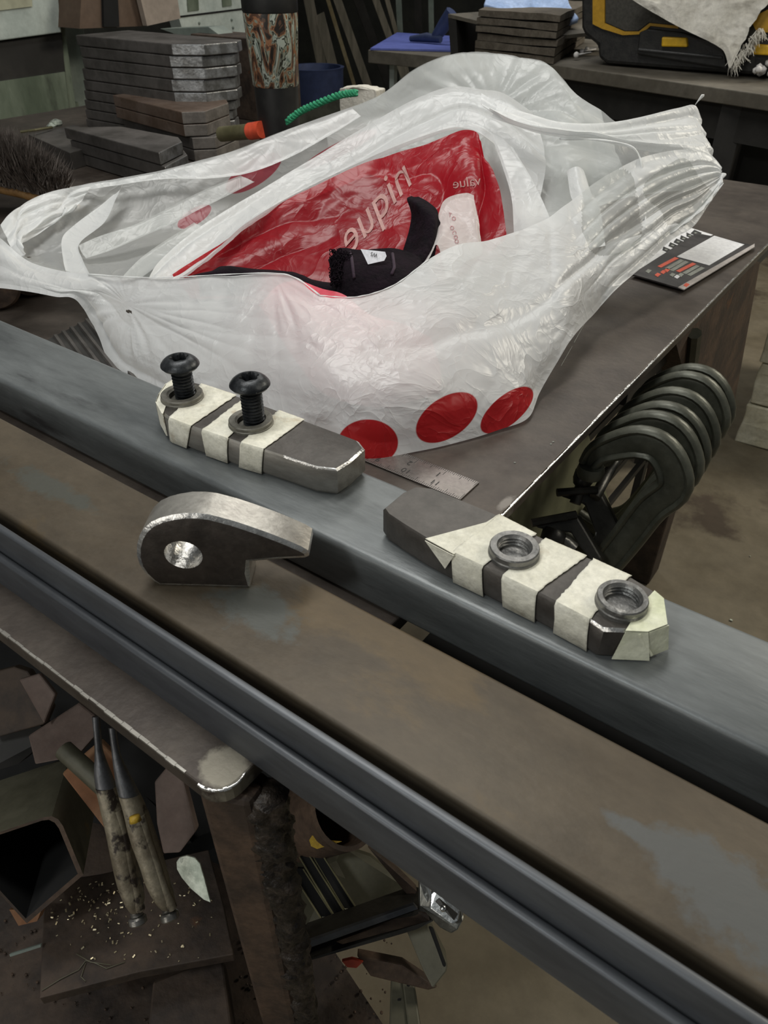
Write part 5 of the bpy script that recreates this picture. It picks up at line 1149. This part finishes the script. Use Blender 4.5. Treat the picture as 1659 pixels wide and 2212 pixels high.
# tool case
tc_ = empty('tool_case', Z(1420, 150, zB), 'big black tool case with yellow latches and amber trim on the workbench', 'tool case')
yc = Z(1400, 150, zB).y
YP = lambda px, off=0.0: [Yp(a, b, yc + off) for a, b in px]
bm = bmesh.new(); prism(bm, YP([(1255, -80), (1255, 60), (1262, 75), (1290, 98), (1292, 125), (1310, 138), (1560, 158), (1660, 165), (1760, 170), (1760, -80)]), (0, .22, 0)); obj('case_body', bm, 'black_plastic', tc_, bevel=.008)
bm = bmesh.new(); prism(bm, YP([(1280, -80), (1280, 52), (1300, 62), (1345, 76), (1385, 74), (1405, 56), (1465, 62), (1465, 56), (1403, 50), (1380, 68), (1348, 68), (1306, 50), (1306, -80)], -.006), (0, .008, 0)); obj('amber_trim', bm, 'amber', tc_)
bm = bmesh.new(); prism(bm, YP([(1308, -80), (1308, 48), (1350, 66), (1378, 66), (1402, 48), (1470, 54), (1640, 90), (1640, -80)], -.004), (0, .006, 0)); obj('mesh_panel', bm, None, tc_, mats=[mat('grey_mesh_panel', (.045, .042, .035), (.07, .066, .055), 150, .7, 0, .5)])
bm = bmesh.new(); prism(bm, YP([(1380, 70), (1400, 62), (1470, 70), (1560, 92), (1570, 150), (1375, 118)], -.012), (0, .02, 0)); obj('front_rib', bm, 'black_plastic', tc_, bevel=.004)
bm = bmesh.new(); prism(bm, YP([(1378, 104), (1560, 122), (1560, 128), (1378, 110)], -.018), (0, .012, 0)); obj('lower_rib', bm, None, tc_, mats=[mat('dark_grey_rib', (.06, .06, .06), None, 30, .4, 0, .05)], bevel=.002)
for q_ in ([(1429, 80), (1482, 82), (1484, 102), (1428, 101)], [(1628, 96), (1700, 100), (1700, 122), (1626, 118)]):
    bm = bmesh.new(); prism(bm, YP(q_, -.024), (0, .016, 0)); obj('latch', bm, 'yellow', tc_, bevel=.003)['label'] = 'yellow latch'
bm = bmesh.new(); prism(bm, YP([(1620, 40), (1680, 10), (1680, 70), (1635, 70)], -.008), (0, .01, 0)); obj('amber_trim', bm, 'amber', tc_)
# rag over the case
yrag = yc - .035
rg = [[(1350, -10, 1.98), (1420, -40, 1.98), (1500, -70, 2.0)], [(1400, 22, 1.96), (1450, -10, 1.96), (1530, -60, 2.0)], [(1455, 52, 1.95), (1500, 15, 1.94), (1570, -50, 1.98)], [(1510, 80, 1.95), (1545, 30, 1.94), (1600, -40, 1.98)], [(1560, 108, 1.95), (1590, 50, 1.94), (1630, -35, 1.98)], [(1577, 148, 1.95), (1612, 60, 1.95), (1655, -25, 1.98)], [(1600, 108, 1.96), (1635, 40, 1.97), (1690, -20, 2.0)]]
rg = [[(x_, y_, (yrag + (k_ - 1) * .02) / ray((x_, y_)).y) for k_, (x_, y_, _d) in enumerate(c_)] for c_ in rg]
ob = sheet('white_rag', rg, 90, 60, 'rag', None, amp=.008, seed=111); tag(ob, 'off-white fringed rag hanging over the tool case', 'rag')
bm = bmesh.new()
for i in range(160):
    t = random.random(); x_ = 1578 + 70 * t + random.uniform(-6, 6); y_ = 140 - 75 * t + random.uniform(-12, 6); p = Yp(x_, y_, yrag - .01 + random.uniform(-.01, .01)); q = p + Vector((random.gauss(.004, .006), random.gauss(0, .004), -random.uniform(.008, .022)))
    tube(bm, [p, p.lerp(q, .5) + Vector((random.gauss(0, .002), 0, 0)), q], [.0012, .001, .0004], 4)
o = obj('rag_fringe', bm, 'rag', ob); o['kind'] = 'stuff'
# cotton tips
def tips(px, label):
    for i, (x_, y_, r_) in enumerate(px):
        p = Z(x_, y_, zB + .004); bm = bmesh.new(); bmesh.ops.create_icosphere(bm, subdivisions=2, radius=r_, matrix=Matrix.Translation(p + Vector((0, 0, r_))) ); tube(bm, [p + Vector((0, 0, r_)), p + Vector((.01, .07, r_))], r_ * .3, 6)
        tag(obj('cotton_swab', bm, 'cotton', smooth=180), label[i], 'swab', 'white cotton swabs on the workbench')
tips([(1244, 126, .0075), (1256, 117, .0065), (1267, 112, .0065)], ['white swab tip nearest the brown pads, lowest one', 'middle white swab tip beside the brown pads', 'white swab tip beside the brown pads, nearest the tool case'])
bm = bmesh.new()
for i in range(26):
    p = Z(1635 + random.uniform(-8, 30), 160 + random.uniform(-12, 12), zB + .006); bmesh.ops.create_icosphere(bm, subdivisions=1, radius=.008, matrix=Matrix.Translation(p + Vector((0, 0, random.uniform(.002, .03)))))
tag(obj('swab_bundle', bm, 'cotton', smooth=180), 'bundle of white swab tips at the right photo edge', 'swabs', kind='stuff')
bm = bmesh.new(); p = Z(1640, 150, zB); box(bm, (p.x + .06, p.y + .09, zB + .03), (.09, .05, .055)); tag(obj('red_packet', bm, 'orange_cap', bevel=.003), 'red packet behind the swab bundle', 'packet')

# ================================================================== UNDER THE TABLE: SCRAP
def dpoly(px, d): return [D(x, y, d) if not isinstance(d, (list, tuple)) else None for x, y in px]
def dplate(name, px, vec, m, label, cat, bevel=.0015):
    W0 = [D(*p) for p in px]; c_ = sum(W0, Vector()) / len(W0); Q_ = np.array([list(p - c_) for p in W0]); n_ = Vector(np.linalg.svd(Q_)[2][-1])
    if abs(n_.dot(F_)) < .35: n_ = F_
    bm = bmesh.new(); prism(bm, [on_plane(p[0], p[1], c_, n_) for p in px], vec); return tag(obj(name, bm, m, bevel=bevel), label, cat)
SH = -.31
# chip covered plate
cp = empty('chip_plate', Z(280, 2000, SH), 'brown rusty plate scattered with metal chips under the near corner', 'plate')
bm = bmesh.new(); prism(bm, [Z(x, y, SH) for x, y in ((97, 1905), (215, 1888), (450, 1835), (482, 1950), (505, 2062), (300, 2100), (85, 2157))], (0, 0, -.012)); obj('plate_body', bm, 'rust_dark', cp, bevel=.001)
bm = bmesh.new()
for i in range(170):
    x_, y_ = random.uniform(110, 460), random.uniform(1900, 2090)
    if random.random() < .5: x_ = random.gauss(210, 60); y_ = random.gauss(1950, 40)
    if not (100 < x_ < 470 and 1900 < y_ < 2080): continue
    p = Z(x_, y_, SH + .001); s_ = random.uniform(.0004, .0012); box(bm, p, (s_ * 2.2, s_, s_ * .6), Matrix.Rotation(random.random() * 3, 3, 'Z') @ Matrix.Rotation(random.random(), 3, 'X'))
o = obj('metal_chips', bm, 'chip', cp); o['kind'] = 'stuff'
bm = bmesh.new()
for L_ in ([(90, 2140), (130, 2115), (170, 2095), (185, 2075), (205, 2080), (230, 2092), (270, 2078)], [(165, 2060), (195, 2078), (240, 2085)], [(185, 2080), (175, 2110), (185, 2120)]):
    tube(bm, [Z(x, y, SH + .0012) for x, y in L_], .0004, 5)
obj('wire_scrap', bm, 'olive', cp, smooth=180)
bm = bmesh.new(); prism(bm, [Z(x, y, SH - .05) for x, y in ((330, 2120), (480, 2060), (500, 2212), (560, 2400), (300, 2400))], (0, 0, -.05)); tag(obj('rusty_block', bm, 'rust_dark', bevel=.002), 'rough rusty block beneath the chip covered plate', 'scrap block')
# big square tube
v_ = D(150, 1640, .66) - D(114, 1764, .56)
ou = [D(-70, 1822, .56), D(98, 1765, .56), D(122, 1768, .56), D(136, 1786, .56), D(178, 1888, .565), D(60, 1992, .57), D(40, 1985, .57), D(-70, 1800 + 40, .565)]
sq = empty('square_tube_offcut', D(60, 1990, .57), 'large open-ended square tube offcut lying under the table at left', 'steel tube')
bm = bmesh.new()
ouo = [D(-75, 1822, .56), D(96, 1765, .56), D(112, 1763, .56), D(126, 1770, .56), D(136, 1784, .56), D(180, 1890, .563), D(58, 1995, .568), D(-75, 1850, .566)]
cen = D(30, 1860, .563); inn = [cen + (p - cen) * .92 for p in ouo]
n = len(ouo); r0 = [bm.verts.new(p) for p in ouo]; r1 = [bm.verts.new(p + v_) for p in ouo]; i0 = [bm.verts.new(p) for p in inn]; i1 = [bm.verts.new(p + v_) for p in inn]
for k in range(n):
    j = (k + 1) % n
    bm.faces.new((r0[k], r0[j], r1[j], r1[k])).material_index = 0; bm.faces.new((r0[k], i0[k], i0[j], r0[j])).material_index = 1
    bm.faces.new((i0[k], i1[k], i1[j], i0[j])).material_index = 2
bm.faces.new(i1).material_index = 2; bm.faces.new(r1)
obj('tube_body', bm, None, sq, mats=['olive', 'rusty', 'void'], smooth=35)
dplate('scrap_plate', [(60, 1590, .66), (170, 1518, .68), (205, 1545, .67), (205, 1590, .66), (165, 1635, .65), (75, 1652, .65)], F_ * .01, 'scrap_pink', 'pinkish brown scrap plate behind the round bar end', 'scrap plate')
dplate('scrap_plate', [(-30, 1455, .70), (30, 1440, .70), (60, 1450, .70), (80, 1480, .69), (110, 1530, .69), (95, 1565, .69), (-30, 1600, .69)], F_ * .012, 'rust_dark', 'dark brown scrap plate highest under the table edge at left', 'scrap plate')
dplate('scrap_plate', [(40, 1468, .66), (85, 1455, .66), (120, 1500, .66), (95, 1565, .655), (75, 1530, .66)], F_ * .006, 'scrap_pink', 'brown curved scrap plate at the far left under the edge', 'scrap plate')
dplate('scrap_plate', [(133, 1672, .60), (150, 1655, .60), (215, 1600, .62), (255, 1640, .60), (250, 1780, .57), (232, 1800, .57), (205, 1765, .58)], F_ * .008, 'scrap_orange', 'rust-orange scrap plate behind the left pliers', 'scrap plate')
dplate('scrap_plate', [(333, 1690, .58), (362, 1655, .58), (395, 1682, .575), (424, 1795, .56), (388, 1843, .55), (352, 1845, .56), (338, 1780, .57)], F_ * .010, 'scrap_pink', 'pinkish angular plate standing between pliers and table leg', 'scrap plate')
bm = bmesh.new(); tube(bm, [D(138, 1620, .575), D(215, 1690, .56), D(260, 1730, .56)], .0075, 16); tag(obj('round_bar', bm, 'olive', smooth=40), 'short brown round bar slanting behind the left pliers', 'round bar')
bm = bmesh.new(); prism(bm, [D(20, 1965, .60), D(90, 1965, .60), D(80, 1990, .60), D(40, 2000, .60)], F_ * .01); tag(obj('scrap_wedge', bm, 'scrap_orange'), 'small orange rusty wedge below the square tube', 'scrap')
bm = bmesh.new(); prism(bm, [D(20, 2062, .60), D(88, 2040, .60), D(88, 2046, .60), D(22, 2067, .60)], F_ * .002); tag(obj('bright_strip', bm, 'machine_grey'), 'thin bright strip left of the chip covered plate', 'strip')
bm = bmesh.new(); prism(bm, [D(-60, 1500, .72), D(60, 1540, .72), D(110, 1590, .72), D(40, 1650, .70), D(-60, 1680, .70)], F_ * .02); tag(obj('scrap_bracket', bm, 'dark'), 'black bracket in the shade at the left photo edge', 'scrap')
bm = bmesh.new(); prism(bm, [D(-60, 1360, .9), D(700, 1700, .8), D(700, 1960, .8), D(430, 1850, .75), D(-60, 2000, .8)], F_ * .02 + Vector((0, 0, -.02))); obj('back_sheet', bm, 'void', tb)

# galvanised tag
dplate('galvanised_tag', [(381, 1862, .525), (388, 1852, .525), (403, 1848, .525), (420, 1853, .525), (432, 1866, .52), (442, 1900, .52), (455, 1950, .515), (440, 1944, .515), (412, 1920, .52), (392, 1896, .52), (382, 1878, .525)], F_ * .0015, 'galv', 'pale galvanised teardrop tag beside the table leg', 'tag', .0003)

# locking pliers
def pliers(px, label, d0, d1):
    root = empty('locking_pliers', D(*px[0][:2], d0), label, 'pliers', 'locking pliers clamped under the table edge')
    n = len(px); P = catmull(np.array([(x, y, d0 + (d1 - d0) * i / (n - 1), w_) for i, (x, y, w_) in enumerate(px)], float), 40)
    Wd = to_world(P[:, :3]); k = 13
    bm = bmesh.new(); tube(bm, [Vector(p) for p in Wd[:k + 1]], [w_ / FPX * dd_ for w_, dd_ in zip(P[:k + 1, 3], P[:k + 1, 2])], 12, fixed=R_, sx=1, sy=1.1); obj('jaw', bm, 'plier_dark', root, smooth=50)
    bm = bmesh.new(); tube(bm, [Vector(p) for p in Wd[k:35]], [w_ / FPX * dd_ for w_, dd_ in zip(P[k:35, 3], P[k:35, 2])], 14, fixed=R_, sx=1, sy=1.3); obj('handle', bm, 'plier', root, smooth=50)
    # groove of the folded handle
    bm = bmesh.new(); tube(bm, [Vector(p) - F_ * (w_ / FPX * dd_ * .62) + R_ * .004 for p, w_, dd_ in zip(Wd[k + 3:34], P[k + 3:34, 3], P[k + 3:34, 2])], .0032, 8); obj('handle_lever', bm, 'plier', root, smooth=50)
    ax = Vector(Wd[-1] - Wd[34]).normalized(); Ln = Vector(Wd[-1] - Wd[34]).length; prof = []
    h = 0
    while h < Ln * .75: prof += [(.0033, h), (.0040, h + .0006), (.0033, h + .0012)]; h += .0013
    prof += [(.0045, h), (.0056, h + .001), (.0056, h + .004), (.0045, h + .005)]
    bm = bmesh.new(); lathe(bm, Vector(Wd[34]) - ax * .003, prof, axis=ax, seg=20); obj('adjusting_screw', bm, 'rod', root, smooth=35)
pliers([(207, 1548, 8), (211, 1590, 8), (214, 1625, 9), (224, 1680, 19), (242, 1740, 24), (259, 1800, 27), (270, 1860, 26), (281, 1910, 25), (290, 1945, 21), (295, 1975, 10), (299, 1995, 9)], 'left locking pliers with worn pitted handles hanging under the table edge', .475, .47)
pliers([(243, 1572, 8), (248, 1610, 8), (255, 1645, 11), (273, 1700, 20), (292, 1750, 24), (310, 1810, 27), (327, 1860, 26), (343, 1910, 25), (357, 1945, 21), (364, 1968, 10), (368, 1984, 9)], 'right locking pliers with yellow paint speck hanging under the table edge', .462, .455)
bm = bmesh.new(); tube(bm, [D(290, 1762, .433), D(293, 1775, .433)], [.0030, .0036], 8); tag(obj('paint_speck', bm, 'yellow_paint', smooth=180, parent=[o for o in COL.objects if o.name.startswith('locking_pliers')][1]), None)

# -- right of the leg
rp2 = empty('rusty_pipe', D(650, 1770, .62), 'thick rusty brown pipe with yellow paint behind the table leg', 'pipe')
A_, B_ = D(585, 1800, .70), D(745, 1745, .62); ax = (B_ - A_).normalized(); Ln = (B_ - A_).length
bm = bmesh.new(); lathe(bm, A_, [(.034, 0), (.034, Ln), (.030, Ln + .0005), (.029, Ln - .002), (.029, Ln * .3)], axis=ax, seg=36); obj('pipe_body', bm, 'rusty', rp2, smooth=40)
dplate_ = lambda name, px, vec, m, parent, bev=None: obj(name, prism(bmesh.new(), [D(*p) for p in px], vec), m, parent, bevel=bev)
dplate_('yellow_paint', [(668, 1815, .60), (674, 1805, .60), (690, 1806, .60), (705, 1816, .60), (738, 1818, .60), (715, 1825, .60), (685, 1834, .60), (672, 1828, .60)], F_ * .0008, 'yellow_paint', rp2)
# olive crate
cr = empty('olive_tray', D(760, 1920, .64), 'olive steel tray holding slotted bars right of the table leg', 'tray')
dplate_('tray_base', [(635, 1860, .64), (740, 1830, .66), (800, 1850, .66), (895, 1930, .64), (880, 1960, .64), (650, 2030, .62)], F_ * .006, 'olive', cr)
dplate_('tray_rim', [(795, 1830, .62), (812, 1838, .62), (900, 1925, .60), (890, 1945, .60)], F_ * .01, 'rusty', cr)
for i, (x0, y0, x1, y1) in enumerate(((641, 1876, 720, 2000), (662, 1850, 745, 1990), (682, 1845, 770, 1985))):
    root = None
    bm = bmesh.new(); s0, s1 = D(x0, y0, .625), D(x1, y1, .595); sd = R_ * .0052
    prism(bm, [s0 - sd, s0 + sd, s1 + sd, s1 - sd], F_ * .003); o = tag(obj('flat_bar', bm, 'void'), 'dark slotted flat bar, %s of three in the olive tray' % ['left', 'middle', 'right'][i], 'bar', 'slotted bars in the olive tray')
    for sg in (-1, 1):
        bm = bmesh.new(); tube(bm, [s0 + sd * sg * 1.1 - F_ * .001, s1 + sd * sg * 1.1 - F_ * .001], .0007, 6); obj('bar_edge', bm, 'brass', o)
    if i in (0, 2):
        q0 = s0.lerp(s1, .84); bm = bmesh.new(); prism(bm, [q0 - sd * .8 - F_ * .001, q0 + sd * .8 - F_ * .001, s1 + sd * .8 - F_ * .001, s1 - sd * .8 - F_ * .001], F_ * .0006); obj('paper_sticker', bm, None, o, mats=[mat('faded_sticker', (.34, .33, .24), (.42, .41, .32), 80, .8, 0, .2)])
# black rectangular bar across
bm = bmesh.new(); a0, a1 = D(650, 2045, .56), D(900, 1955, .585)
prism(bm, [D(650, 2040, .56), D(895, 1952, .585), D(930, 1965, .575), D(940, 1990, .57), D(900, 2010, .57), D(655, 2082, .55)], F_ * .03); o = tag(obj('black_box_tube', bm, 'clamp_black', bevel=.002), 'black rectangular tube lying across below the olive tray', 'steel tube')
bm = bmesh.new(); prism(bm, [D(655, 2032, .558), D(893, 1949, .582), D(902, 1958, .58), D(655, 2046, .556)], F_ * .004 * -1); obj('worn_edge', bm, 'channel', o)
bm = bmesh.new(); prism(bm, [D(700, 2020, .574), D(895, 1965, .582), D(925, 1972, .574), D(928, 1985, .57), D(740, 2036, .556)], F_ * -.0022); obj('side_face', bm, 'rust_dark', o)
# chrome latch
lt = empty('chrome_latch', D(960, 1960, .56), 'shiny chrome latch with slot and centre rivet below the channel bar', 'latch')
bm = bmesh.new(); prism(bm, [D(*p) for p in ((905, 1900, .57), (925, 1900, .57), (1000, 1965, .56), (1004, 1985, .555), (990, 2010, .55), (975, 2020, .55), (950, 2005, .55), (922, 1975, .56), (905, 1960, .57))], F_ * .012); obj('latch_body', bm, None, lt, bevel=.003, mats=[mat('dull_latch_steel', (.16, .16, .145), (.24, .24, .22), 40, .35, .7, .1)])
bm = bmesh.new(); prism(bm, [D(*p) for p in ((930, 1930, .553), (945, 1918, .553), (996, 1962, .547), (990, 1990, .543), (975, 1998, .543), (928, 1962, .549))], F_ * .003); obj('latch_plate', bm, 'chrome', lt, bevel=.001)
bm = bmesh.new(); prism(bm, [D(*p) for p in ((940, 1945, .5515), (948, 1938, .5515), (988, 1972, .546), (980, 1985, .544))], F_ * .002 * -1); obj('slot', bm, 'clamp_black', lt)
bm = bmesh.new(); bmesh.ops.create_uvsphere(bm, u_segments=14, v_segments=8, radius=.0026, matrix=Matrix.Translation(D(957, 1962, .546))); obj('rivet', bm, 'chrome', lt, smooth=180)
bm = bmesh.new(); prism(bm, [D(905, 1902, .566), D(918, 1905, .566), D(932, 1925, .56), D(924, 1948, .56), (D(916, 1935, .56))], F_ * -.0015); obj('bright_lip', bm, 'chrome', lt)
# olive frame legs at the bottom
dplate('angle_iron', [(878, 2012, .60), (925, 2000, .60), (968, 2085, .585), (965, 2100, .58), (935, 2138, .575), (915, 2100, .585)], F_ * .02, 'olive', 'olive angle iron end pointing down below the latch', 'angle iron')
dplate('angle_iron', [(925, 2002, .592), (936, 2005, .592), (965, 2088, .577), (958, 2092, .577)], F_ * .003, 'void', 'narrow dark slot strip beside the olive angle iron', 'strip')
dplate('angle_iron', [(845, 2110, .62), (870, 2115, .62), (890, 2260, .58), (840, 2260, .58)], F_ * .01, 'olive', 'olive upright with two small holes at the bottom of the photo, left half', 'angle iron')
dplate('angle_iron', [(868, 2115, .618), (895, 2125, .615), (915, 2260, .58), (886, 2260, .578)], F_ * .01, 'olive', 'olive upright at the bottom of the photo, right half', 'angle iron')
for x_, y_ in ((882, 2128), (862, 2160)):
    bm = bmesh.new(); lathe(bm, D(x_, y_, .606), [(.0014, 0), (.0002, .0001)], axis=-F_, seg=12); tag(obj('bolt_hole', bm, 'void'), 'small dark hole in the olive upright, %s' % ('upper' if y_ < 2140 else 'lower'), 'hole')
dplate('rusty_gusset', [(770, 2065, .62), (870, 2085, .61), (945, 2135, .59), (925, 2140, .59), (800, 2110, .60)], F_ * .012, 'rusty', 'triangular rusty gusset below the black tube', 'gusset')
dplate('red_scrap', [(738, 2077, .60), (760, 2072, .60), (785, 2078, .60), (770, 2092, .60), (750, 2090, .60)], F_ * .004, 'orange_cap', 'small bright orange-red scrap on the shelf below the black tube', 'scrap', .0005)
# crumbs on the shelf
bm = bmesh.new()
for i in range(300):
    p = Z(random.uniform(-100, 850), random.uniform(1980, 2300), -.428); s_ = random.uniform(.0004, .0018); bmesh.ops.create_icosphere(bm, subdivisions=1, radius=s_, matrix=Matrix.Translation(p + Vector((0, 0, .001))))
tag(obj('rust_crumbs', bm, 'rusty'), 'loose rust crumbs on the lower shelf', 'debris', kind='stuff')
bm = bmesh.new()
for i in range(40):
    x_, y_ = (random.uniform(-.1, .3), random.uniform(.3, 2.4)); s_ = random.uniform(.001, .003); box(bm, (x_, y_, FZ + .002), (s_ * 2, s_ * 1.5, s_))
tag(obj('floor_chips', bm, 'galv'), 'tiny pale chips on the concrete floor', 'debris', kind='stuff')
